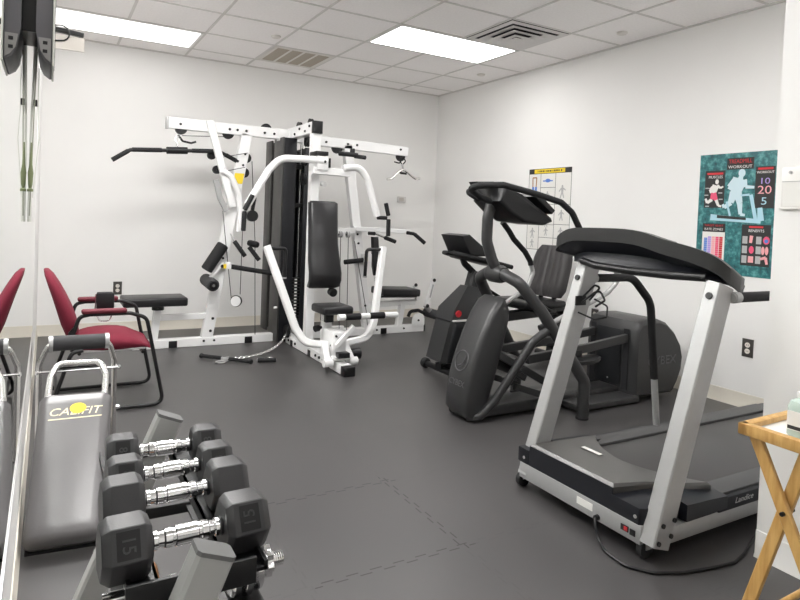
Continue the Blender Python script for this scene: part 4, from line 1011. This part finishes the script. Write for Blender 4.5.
# console
bt = [(-1.85, -4.19, 1.095), (-1.94, -4.192, 1.118), (-2.03, -4.205, 1.135), (-2.035, -4.24, 1.165), (-2.03, -4.30, 1.186), (-2.02, -4.42, 1.192), (-2.01, -4.62, 1.190), (-1.995, -4.76, 1.158), (-1.985, -4.86, 1.138), (-1.972, -4.93, 1.118), (-1.955, -4.975, 1.095), (-1.93, -4.998, 1.069), (-1.895, -5.005, 1.046), (-1.852, -5.005, 1.023)]
def smooth_path(P, m):
    P = [V(p) for p in P]; out = []
    for i in range(len(P) - 1):
        a, b_, c, d = P[max(i - 1, 0)], P[i], P[i + 1], P[min(i + 2, len(P) - 1)]
        for k in range(m):
            s = k / m; out.append(.5 * ((2 * b_) + (c - a) * s + (2 * a - 5 * b_ + 4 * c - d) * s * s + (3 * b_ - a - 3 * c + d) * s ** 3))
    return out + [P[-1]]
top_o = smooth_path(bt, 5)
bot_o = [p + V((-.004, 0, -.060)) for p in top_o]
top_i = [p + V((.05 if True else 0, (.018 if p.y < -4.8 else (-.018 if p.y > -4.3 else 0)), -.004)) for p in top_o]
bot_i = [p + V((.035, (.012 if p.y < -4.8 else (-.012 if p.y > -4.3 else 0)), -.056)) for p in top_o]
n = len(top_o)
b = MB(); b.loft([[top_o[i], bot_o[i], bot_i[i], top_i[i]] for i in range(n)]); Tm(b, 'console_band', 'console', None, 50)
# concave hull below the band
hb = []
for i, p in enumerate(top_o):
    s = (p.y + 4.195) / (-4.96 + 4.195)
    s = max(0, min(1, s))
    y = -4.285 + s * (-4.935 + 4.285)
    z = 1.030 - .014 * s
    hb.append(V((-1.995 + .02 * s, y, z)))
mid = [bot_i[i].lerp(hb[i], .5) + V((.030, 0, 0)) for i in range(n)]
bk = [V((-1.86, hb[i].y, hb[i].z + .010)) for i in range(n)]
def near_end(i): return min(1., min(i, n - 1 - i) / 14.)
b = MB(); b.loft([[bot_o[i] + V((.012, 0, .004)), mid[i], hb[i], bk[i], top_i[i] + V((.004 + .056 * near_end(i), 0, -.03))] for i in range(n)]); Tm(b, 'console_hull', 'hoodfront', None, 45)
Tm(MB().tube([(-1.985, -4.33, 1.036), (-2.0, -4.42, 1.022), (-2.005, -4.62, 1.016), (-1.985, -4.80, 1.016), (-1.955, -4.93, 1.020)], .017, 12, .06), 'console_lower_bar', 'black')
Tm(MB().prism([(-1.99, -4.26, 1.155), (-1.97, -4.85, 1.105), (-1.74, -4.85, 1.045), (-1.74, -4.26, 1.045)], (0, 0, .008)), 'console_face', 'black')
dp = Tm(MB().prism([(-1.93, -4.45, 1.160), (-1.93, -4.75, 1.135), (-1.80, -4.75, 1.085), (-1.80, -4.45, 1.095)], (0, 0, .006)), 'display', 'epanel')
# bottle cage clipped inside the far upright
bc = Tm(MB().box((-2.03, -4.346, .83), (-1.965, -4.336, .875), .003), 'bottle_cage', 'black')
Tm(MB().tube([(-2.00, -4.35, .845), (-1.955, -4.385, .895), (-1.925, -4.39, .90), (-1.925, -4.42, .86), (-1.985, -4.42, .835)], .005, 8, .015).tube([(-2.02, -4.35, .80), (-1.985, -4.42, .775), (-1.92, -4.43, .785), (-1.885, -4.40, .83), (-1.93, -4.36, .86)], .004, 8, .015).tube([(-1.995, -4.35, .87), (-1.93, -4.36, .925), (-1.905, -4.37, .915), (-1.96, -4.36, .855)], .005, 8, .015), 'cage_wire', 'black', bc)
# power cord
Tm(MB().tube([(-2.286, -4.742, .072), (-2.300, -4.755, .055), (-2.305, -4.78, .008), (-2.345, -4.85, .0065), (-2.355, -4.945, .0065), (-2.30, -5.02, .0065), (-2.20, -5.065, .0065), (-2.08, -5.09, .0065), (-1.97, -5.105, .0065), (-1.88, -5.085, .0065), (-1.78, -5.05, .0065), (-1.62, -5.0, .0065)], .0055, 8, .05), 'power_cord', 'black')

# ------------------------------------------------------------------ cross trainer
el = thing('elliptical_trainer', 'charcoal elliptical trainer with a curved front cover and tall console behind the treadmill', 'elliptical trainer', (-1.2, -3.37, 0))
El = lambda b, n, m, p=None, a=40.: b.build(n, m, p or el, a)
EY = -3.37
Fc = [(-1.955, .018), (-1.990, .06), (-1.992, .16), (-1.972, .28), (-1.935, .40), (-1.885, .52), (-1.825, .64), (-1.770, .715)]
Bc = [(-1.840, .018), (-1.830, .09), (-1.795, .20), (-1.765, .30), (-1.735, .41), (-1.712, .50), (-1.690, .60), (-1.690, .66)]
R = []
for (f0, f1), (b0, b1) in zip(Fc, Bc):
    f, k = V((f0, 0, f1)), V((b0, 0, b1)); d = (k - f); hw = .118
    row = []
    for t_, w in ((0.0, .62), (.05, .88), (.16, 1.0), (.9, 1.), (1., .9)):
        p = f + d * t_; row.append((p.x, EY - .0 + hw * w, p.z))
    for t_, w in ((1., .9), (.9, 1.), (.16, 1.0), (.05, .88), (0.0, .62)):
        p = f + d * t_; row.append((p.x, EY - .0 - hw * w, p.z))
    R.append(row)
f, k = V((-1.735, 0, .742)), V((-1.70, 0, .715)); row = []
for sg in (1, -1):
    for t_, w in ((0., .5), (.1, .7), (.3, .8), (.8, .8), (1., .7)) if sg > 0 else ((1., .7), (.8, .8), (.3, .8), (.1, .7), (0., .5)):
        p = f + (k - f) * t_; row.append((p.x, EY + sg * .118 * w, p.z))
R.append(row)
lobe = El(MB().loft(R), 'front_cover', 'eplast', None, 42)
def face_matrix(i, u):   # on the front cover between profile points
    a, c = V((Fc[i][0], EY, Fc[i][1])), V((Fc[i + 1][0], EY, Fc[i + 1][1])); p = a.lerp(c, u); up = (c - a).normalized(); rt = V((0, -1, 0)); nr = rt.cross(up)
    p = p + nr * .0015
    return Matrix(((rt.x, up.x, nr.x, p.x), (rt.y, up.y, nr.y, p.y), (rt.z, up.z, nr.z, p.z), (0, 0, 0, 1)))
Fm = face_matrix(3, .60)
em = MB().torus((0, 0, 0), (0, 0, 1), .062, .0035, 30, 6); em.tube([(-.02, -.034, .001), (.015, -.02, .001), (.032, .01, .001), (.03, .036, .001)], .004, 6, .02); em.tube([(.0, -.040, .001), (.03, -.022, .001), (.044, .008, .001)], .003, 6, .02); em.xf(Fm); El(em, 'round_emblem', 'emboss', lobe)
El(MB().text('CYBEX', .050, face_matrix(2, .5), .0015, 0, 1.0), 'embossed_lettering', 'emboss', lobe)
# frame
El(MB().tube([(-1.245, EY + .31, .0), (-1.245, EY + .31, .235), (-1.55, EY + .25, .655), (-1.70, EY + .19, .835), (-1.715, EY + .08, .880), (-1.715, EY - .08, .880), (-1.690, EY - .19, .840), (-1.55, EY - .255, .66), (-1.24, EY - .315, .235), (-1.24, EY - .315, .0)], .036, 16, .07, 5), 'arch_frame', 'egrey')
for s in (1, -1):
    El(MB().cyl((-1.242, EY + s * .3125, .0), (-1.242, EY + s * .3125, .012), .040), 'foot_pad', 'rubber')
    El(MB().tube([(-1.95, EY + s * .07, .032), (-1.895, EY + s * .12, .030), (-1.80, EY + s * .145, .13), (-1.69, EY + s * .19, .32), (-1.60, EY + s * .235, .49), (-1.485, EY + s * .265, .575)], .026, 14, .07, 5), 'lower_tube', 'egrey')
El(MB().lathe((-1.71, EY - .075, .878), (-1.71, EY + .075, .878), [(0, .045), (.2, .056), (.8, .056), (1, .045)], 20), 'hub', 'eplast')
El(MB().cyl((-1.71, EY - .080, .878), (-1.71, EY - .074, .878), .018, None, 14), 'hub_bolt', 'black')
El(MB().tube([(-1.70, EY, .88), (-1.755, EY, .97), (-1.80, EY, 1.08), (-1.800, EY, 1.22), (-1.765, EY, 1.36)], .034, 14, .1), 'mast', 'egrey')
El(MB().box((-1.88, EY - .09, .012), (-.62, EY + .09, .085), .012), 'base_rail', 'egrey')
El(MB().box((-1.20, EY - .24, .012), (-.62, EY + .24, .055), .010), 'rear_platform', 'egrey')
for s in (1, -1):
    El(MB().bar([(-1.76, EY + s * .10, .40), (-1.30, EY + s * .16, .145)], .03, .045, (0, 0, 1)), 'guide_rail', 'egrey')
    ln = El(MB().bar([(-1.66, EY + s * .155, .205), (-1.36, EY + s * .17, .105)], .03, .04), 'guide_link', 'egrey')
    pa = El(MB().bar([(-1.56, EY + s * .145, .36), (-1.05, EY + s * .145, .395), (-.56, EY + s * .145, .448)], .035, .055), 'pedal_arm', 'egrey')
    zz = .355 if s > 0 else .318
    px = -1.0 if s > 0 else -1.19
    pd = []
    for k in range(20):
        a = 2 * PI * k / 20; pd.append((px + .20 * math.copysign(abs(math.cos(a)) ** .7, math.cos(a)), EY + s * .19 + .072 * math.copysign(abs(math.sin(a)) ** .7, math.sin(a)), zz + .012 * (math.cos(a) > .7)))
    pdl = El(MB().prism(pd, (0, 0, .022), .006), 'foot_pedal', 'black', None, 50)
    El(MB().box((px - .15, EY + s * .19 - .05, zz + .021), (px + .12, EY + s * .19 + .05, zz + .026), .002), 'pedal_tread', 'rubber', pdl)
    El(MB().box((px - .08, EY + s * .145 - .02, zz - .01), (px + .08, EY + s * .145 + .02, zz + .07)), 'pedal_bracket', 'black', pdl)
El(MB().lathe((-1.60, EY - .10, .31), (-1.60, EY + .10, .31), [(0, .05), (.2, .06), (.8, .06), (1, .05)]), 'crank_hub', 'black')
# rear flywheel housing
pr = [(-.66, .03), (-.665, .30), (-.655, .50), (-.625, .552), (-.56, .572), (-.42, .568), (-.345, .545), (-.245, .47), (-.175, .38), (-.145, .285), (-.155, .19), (-.195, .10), (-.245, .03)]
mid_ = (-.42, .27)
b = MB()
def ringy(y, k): return [(mid_[0] + (x - mid_[0]) * k, y, max(.02, mid_[1] + (z - mid_[1]) * k)) for x, z in pr]
b.loft([ringy(EY + .225, .90), ringy(EY + .205, .97), ringy(EY + .17, 1.), ringy(EY - .17, 1.), ringy(EY - .205, .97), ringy(EY - .225, .90)])
sh = El(b, 'flywheel_housing', 'eplast', None, 35)
El(MB().prism([(-.668, EY + .10, .10), (-.668, EY - .10, .10), (-.672, EY - .10, .49), (-.672, EY + .10, .49)], (-.004, 0, 0), .002), 'centre_panel', 'epanel', sh)
for s in (1, -1): El(MB().prism([(-.6685, EY + s * .145 + .022, .08), (-.6685, EY + s * .145 - .022, .08), (-.6700, EY + s * .145 - .022, .50), (-.6700, EY + s * .145 + .022, .50)], (-.0025, 0, 0)), 'arm_slot', 'dark', sh)
El(MB().text('CYBEX', .085, Matrix.Translation((-.39, EY - .2262, .275)) @ Matrix.Rotation(PI / 2, 4, 'X'), .0020, 0, 1.15), 'embossed_lettering', 'emboss', sh)
El(MB().cyl((-.668, EY, .13), (-.6745, EY, .13), .006, None, 8), 'screw', 'alu', sh)
# console and arms
cp = [(-1.785, 1.412), (-1.745, 1.414), (-1.66, 1.375), (-1.400, 1.240), (-1.388, 1.214), (-1.455, 1.190), (-1.63, 1.205), (-1.737, 1.26), (-1.82, 1.325)]
El(MB().prism([(x, EY - .14, z) for x, z in cp], (0, .28, 0), .02, 3), 'console', 'black')
El(MB().prism([(-1.56, EY - .15, 1.365), (-1.41, EY - .15, 1.262), (-1.385, EY - .15, 1.285), (-1.52, EY - .15, 1.385)], (0, .30, 0), .006), 'reading_rack', 'blackp')
El(MB().prism([(-1.925, EY - .05, 1.437), (-1.80, EY - .05, 1.445), (-1.80, EY - .05, 1.412), (-1.895, EY - .05, 1.404)], (0, .10, 0), .008), 'accessory_tray', 'black')
El(MB().tube([(-1.84, EY - .06, 1.325), (-1.96, EY - .12, 1.345), (-2.075, EY - .18, 1.382), (-2.06, EY - .235, 1.400), (-1.90, EY - .262, 1.412), (-1.66, EY - .275, 1.372), (-1.47, EY - .28, 1.333), (-1.375, EY - .28, 1.275), (-1.25, EY - .28, 1.10)], .019, 14, .06), 'handlebar', 'grip')
El(MB().tube([(-1.82, EY + .08, 1.34), (-1.88, EY + .12, 1.38), (-1.80, EY + .16, 1.40), (-1.66, EY + .15, 1.39), (-1.60, EY + .10, 1.36)], .017, 12, .05), 'handlebar', 'grip')
a = El(MB().tube([(-1.46, EY + .27, 1.20), (-1.40, EY + .27, 1.14), (-1.355, EY + .27, 1.085), (-1.25, EY + .27, 1.00), (-1.195, EY + .27, .93), (-1.190, EY + .27, .905)], .019, 12, .07), 'arm_grip', 'grip')
El(MB().tube([(-1.192, EY + .27, .915), (-1.165, EY + .27, .85), (-1.215, EY + .27, .745), (-1.42, EY + .27, .635), (-1.55, EY + .245, .57)], .016, 12, .06), 'arm_tube', 'silver')
El(MB().tube([(-1.25, EY - .28, 1.105), (-1.02, EY - .28, .98), (-.90, EY - .26, .86), (-1.0, EY - .25, .77), (-1.14, EY - .24, .71), (-1.44, EY - .235, .60), (-1.53, EY - .225, .566)], .016, 12, .06), 'arm_tube', 'silver')
El(MB().cyl((-1.475, EY - .236, .588), (-1.54, EY - .225, .562), .024), 'arm_joint', 'egrey')

# ------------------------------------------------------------------ recumbent bike
bk_ = thing('recumbent_bike', 'black recumbent exercise bike with a ribbed grey seat back behind the elliptical trainer', 'exercise bike', (-.9, -2.45, 0))
Bk = lambda b, n, m, p=None, a=38.: b.build(n, m, p or bk_, a)
KY = -2.45
Bk(MB().prism([(-1.600, KY - .13, .105), (-1.535, KY - .13, .425), (-1.15, KY - .13, .45), (-1.12, KY - .13, .30), (-1.15, KY - .13, .105)], (0, .26, 0), .03, 3), 'lower_body', 'epanel')
Bk(MB().loft([[(x, KY + w, z) for (x, z) in ()] or [(-1.636, KY - .10, .125), (-1.636, KY + .10, .125), (-1.590, KY + .118, .115), (-1.590, KY - .118, .115)], [(-1.560, KY - .10, .42), (-1.560, KY + .10, .42), (-1.520, KY + .118, .43), (-1.520, KY - .118, .43)]]), 'front_panel', 'blight')
sh = Bk(MB().loft([[(-1.555, KY - .115, .43), (-1.555, KY + .115, .43), (-1.15, KY + .115, .455), (-1.15, KY - .115, .455)], [(-1.53, KY - .11, .515), (-1.53, KY + .11, .515), (-1.20, KY + .11, .515), (-1.20, KY - .11, .515)], [(-1.37, KY - .05, .69), (-1.37, KY + .05, .69), (-1.25, KY + .05, .675), (-1.25, KY - .05, .675)]]), 'upper_body', 'blight', None, 30)
Bk(MB().box((-1.55, KY - .137, .428), (-1.10, KY - .10, .440)), 'trim_strip', 'diff', sh)
Bk(MB().cyl((-1.495, KY - .110, .487), (-1.495, KY - .121, .485), .026), 'round_badge', 'red', sh)
Bk(MB().bar([(-1.31, KY, .66), (-1.27, KY, .80)], .085, .085, (1, 0, 0), 0, .012), 'mast', 'blight')
Bk(MB().tube([(-1.285, KY, .79), (-1.375, KY, .86), (-1.415, KY, .95)], .025, 12, .05), 'console_neck', 'black')
Bk(MB().prism([(-1.515, KY - .15, 1.085), (-1.44, KY - .15, 1.095), (-1.19, KY - .15, .925), (-1.43, KY - .15, .930)], (0, .30, 0), .015, 3), 'console', 'black')
Bk(MB().tube([(-1.42, KY - .02, .935), (-1.52, KY + .10, .945), (-1.44, KY + .17, .93), (-1.15, KY + .15, .87), (-1.0, KY + .10, .845)], .016, 12, .05).tube([(-1.42, KY + .02, .935), (-1.565, KY - .09, .955), (-1.46, KY - .16, .93), (-1.22, KY - .17, .885), (-1.03, KY - .16, .845)], .018, 12, .05), 'handlebar', 'grip')
Bk(MB().prism([(-1.50, KY - .14, .945), (-1.05, KY - .14, .865), (-1.10, KY - .14, .835), (-1.42, KY - .14, .90)], (0, .28, 0), .012), 'console_tray', 'black')
Bk(MB().lathe((-1.21, KY - .09, .50), (-1.21, KY - .16, .52), [(0, .012), (.4, .014), (.5, .03), (1, .026)]), 'knob', 'black')
ft = Bk(MB().tube([(-1.475, KY + .23, .040), (-1.475, KY - .23, .040)], .024, 14), 'front_foot', 'blackp')
for s in (1, -1): Bk(MB().lathe((-1.475, KY + s * .195, .042), (-1.475, KY + s * .245, .042), [(0, .030), (.2, .041), (.8, .041), (1, .03)]), 'transport_wheel', 'rubber', ft)
Bk(MB().bar([(-1.12, KY, .40), (-.85, KY, .425), (-.20, KY, .46)], .07, .075), 'seat_rail', 'blackp')
Bk(MB().bar([(-1.50, KY, .065), (-.25, KY, .065)], .08, .05), 'base_beam', 'blackp')
Bk(MB().bar([(-.32, KY, .07), (-.26, KY, .45)], .07, .09, (1, 0, 0)), 'rear_post', 'blackp')
Bk(MB().tube([(-.25, KY + .26, .035), (-.25, KY - .26, .035)], .03, 12), 'rear_foot', 'blackp')
for s, a in ((1, .6), (-1, -.6)):
    Bk(MB().bar([(-1.22, KY + s * .135, .27), (-1.22 + s * .13, KY + s * .14, .27 - s * .10)], .02, .035), 'crank', 'black')
    Bk(MB().box((-1.27 + s * .13, KY + s * .15, .245 - s * .10), (-1.17 + s * .13, KY + s * .24, .270 - s * .10), .006), 'pedal', 'black')
Bk(MB().box((-.83, KY - .215, .505), (-.38, KY + .215, .565), .025, 3), 'seat_cushion', 'black')
Bk(MB().box((-.70, KY - .18, .475), (-.36, KY + .18, .505), .006), 'seat_carriage', 'blackp')
# ribbed back rest
R = []
for s_ in range(9):
    s = s_ / 8; x = -.445 + .105 * s; z = .585 + .43 * s
    hw = .212 - .045 * max(0, (s - .6) / .4) ** 2 - .012 * max(0, (.15 - s) / .15)
    e = .014 if s_ in (0, 8) else 0
    row = []
    m_ = 40
    for k in range(m_ + 1):
        u = -1 + 2 * k / m_
        rib = .010 * abs(math.sin(u * PI * 3.0)) ** .5
        edge = .030 * abs(u) ** 10
        row.append((x - .035 - rib + edge + e, KY + u * (hw - e), z))
    row += [(x + .035 - e, KY + hw - e, z), (x + .035 - e, KY - hw + e, z)]
    R.append(row)
Bk(MB().loft(R), 'seat_back', 'seatgrey', None, 40)
Bk(MB().bar([(-.40, KY - .08, .50), (-.40, KY - .08, .62), (-.32, KY - .08, .95)], .035, .03, (1, 0, 0)).bar([(-.40, KY + .08, .50), (-.40, KY + .08, .62), (-.32, KY + .08, .95)], .035, .03, (1, 0, 0)), 'back_brace', 'blackp')
for s in (1, -1):
    h = Bk(MB().tube([(-.50, KY + s * .20, .485), (-.62, KY + s * .265, .50), (-.80, KY + s * .275, .595), (-.985, KY + s * .275, .635)], .014, 10, .06), 'side_handle', 'blackp')
    Bk(MB().cyl((-.81, KY + s * .275, .598), (-.985, KY + s * .275, .635), .019), 'hand_grip', 'grip', h)

for c_ in bk_.children:
    if c_.name.split('.')[0] in ('lower_body', 'front_panel', 'upper_body', 'mast', 'console_neck', 'console', 'handlebar', 'console_tray', 'knob'): c_.location.x += .085

# ------------------------------------------------------------------ folding tray table and bottle
tb = thing('tray_table', 'light wooden folding tray table with a white top against the near right wall', 'side table', (-2.2, -5.55, 0))
Tb = lambda b, n, m, p=None: b.build(n, m, p or tb)
A0 = V((-2.415, -5.355, .63)); tx = V((.40, .012, 0)).normalized(); ty = V((-.03, -1, 0)).normalized(); W_, D_ = .48, .40
def tp(a, b, z): return A0 + tx * a + ty * b + V((0, 0, z))
def slab(a0, a1, b0, b1, z0, z1, bev=.004): return MB().prism([tp(a0, b0, z0), tp(a1, b0, z0), tp(a1, b1, z0), tp(a0, b1, z0)], (0, 0, z1 - z0), bev)
Tb(slab(.01, W_ - .01, .01, D_ - .01, .002, .010, .001), 'tray_board', 'traytop')
for a0, a1, b0, b1 in ((0, W_, 0, .026), (0, W_, D_ - .026, D_), (0, .026, .0, D_), (W_ - .026, W_, 0, D_)):
    Tb(slab(a0, a1, b0, b1, -.008, .026, .004), 'tray_rim', 'wood')
for a in (.045, W_ - .045):
    Tb(MB().bar([tp(a - .012, .035, -.010), tp(a - .012, .335, -.622)], .016, .034, (0, 1, 0), 0, .003), 'leg', 'wood')
    Tb(MB().bar([tp(a + .012, .165, -.010), tp(a + .012, -.005, -.622)], .016, .034, (0, 1, 0), 0, .003), 'leg', 'wood')
    Tb(MB().cyl(tp(a - .03, .125, -.192), tp(a + .03, .125, -.192), .006, None, 10), 'pivot_bolt', 'black')
for b_, z in ((.012, -.56), (.305, -.56)): Tb(MB().cyl(tp(.04, b_, z - .02), tp(W_ - .04, b_, z - .02), .010, None, 10), 'stretcher', 'wood')
bo = thing('sanitizer_bottle', 'clear bottle with green gel on the wooden tray table', 'bottle', tuple(tp(.105, .125, .010)))
bc_ = tp(.105, .125, .0105)
def rr(w, d, z, n=20): return [bc_ + V((w * math.copysign(abs(math.cos(2 * PI * k / n)) ** .5, math.cos(2 * PI * k / n)), d * math.copysign(abs(math.sin(2 * PI * k / n)) ** .5, math.sin(2 * PI * k / n)), z)) for k in range(n)]
MB().loft([rr(.036, .026, 0), rr(.040, .030, .004), rr(.040, .030, .082), rr(.034, .025, .097), rr(.014, .014, .104), rr(.013, .013, .112)]).build('bottle_body', 'clear', bo)
MB().loft([rr(.033, .024, .004), rr(.037, .027, .008), rr(.037, .027, .055), rr(.036, .026, .058)]).build('gel', 'gel', bo)
MB().loft([rr(.015, .015, .106), rr(.015, .015, .122)]).tube([bc_ + V((0, 0, .122)), bc_ + V((0, 0, .142)), bc_ + V((.035, 0, .142))], .006, 8).build('pump', 'paper', bo)
l_ = MB().box(tuple(bc_ + V((-.0415, -.018, .020))), tuple(bc_ + V((-.0400, .022, .072)))).build('label', 'paper', bo)
MB().box(tuple(bc_ + V((-.0420, -.016, .022))), tuple(bc_ + V((-.0414, .020, .032)))).build('label_band', 'inkdark', l_)

# ------------------------------------------------------------------ camera, world, view
PF = [6.14355407, 3.958059, 2.33543909, .51595501, -.02612123, .03971615, -4.15387828, -6.38277397, 1.20267704]
fpx, cx, cy = PF[0] * 100, PF[1] * 100, PF[2] * 100
ca, sa, cb, sb, cc, sc_ = math.cos(PF[3]), math.sin(PF[3]), math.cos(PF[4]), math.sin(PF[4]), math.cos(PF[5]), math.sin(PF[5])
fw = V((sa * cb, ca * cb, sb)); r_ = V((ca, -sa, 0)); u_ = r_.cross(fw)
rr_, uu_ = cc * r_ + sc_ * u_, -sc_ * r_ + cc * u_
cam = bpy.data.cameras.new('camera'); co = bpy.data.objects.new('camera', cam); COL.objects.link(co)
cam.sensor_fit = 'HORIZONTAL'; cam.sensor_width = 36; cam.lens = fpx / 800 * 36; cam.clip_start = .02; cam.clip_end = 50
cam.shift_x = (400 - cx) / 800; cam.shift_y = (cy - 300) / 800
co.matrix_world = Matrix(((rr_.x, uu_.x, -fw.x, PF[6]), (rr_.y, uu_.y, -fw.y, PF[7]), (rr_.z, uu_.z, -fw.z, PF[8]), (0, 0, 0, 1)))
SC.camera = co
w = bpy.data.worlds.new('world'); SC.world = w; w.use_nodes = True
w.node_tree.nodes['Background'].inputs['Color'].default_value = (.8, .8, .8, 1); w.node_tree.nodes['Background'].inputs['Strength'].default_value = .3
SC.cycles.diffuse_bounces = 8; SC.cycles.max_bounces = 14; SC.cycles.glossy_bounces = 6; SC.cycles.caustics_reflective = True; SC.cycles.blur_glossy = .3; SC.cycles.sample_clamp_indirect = 6.; SC.cycles.caustics_refractive = False
vs = SC.view_settings
vs.view_transform = 'Standard'; vs.look = 'None'; vs.gamma = 1.; vs.use_curve_mapping = False; vs.exposure = EXPOSURE
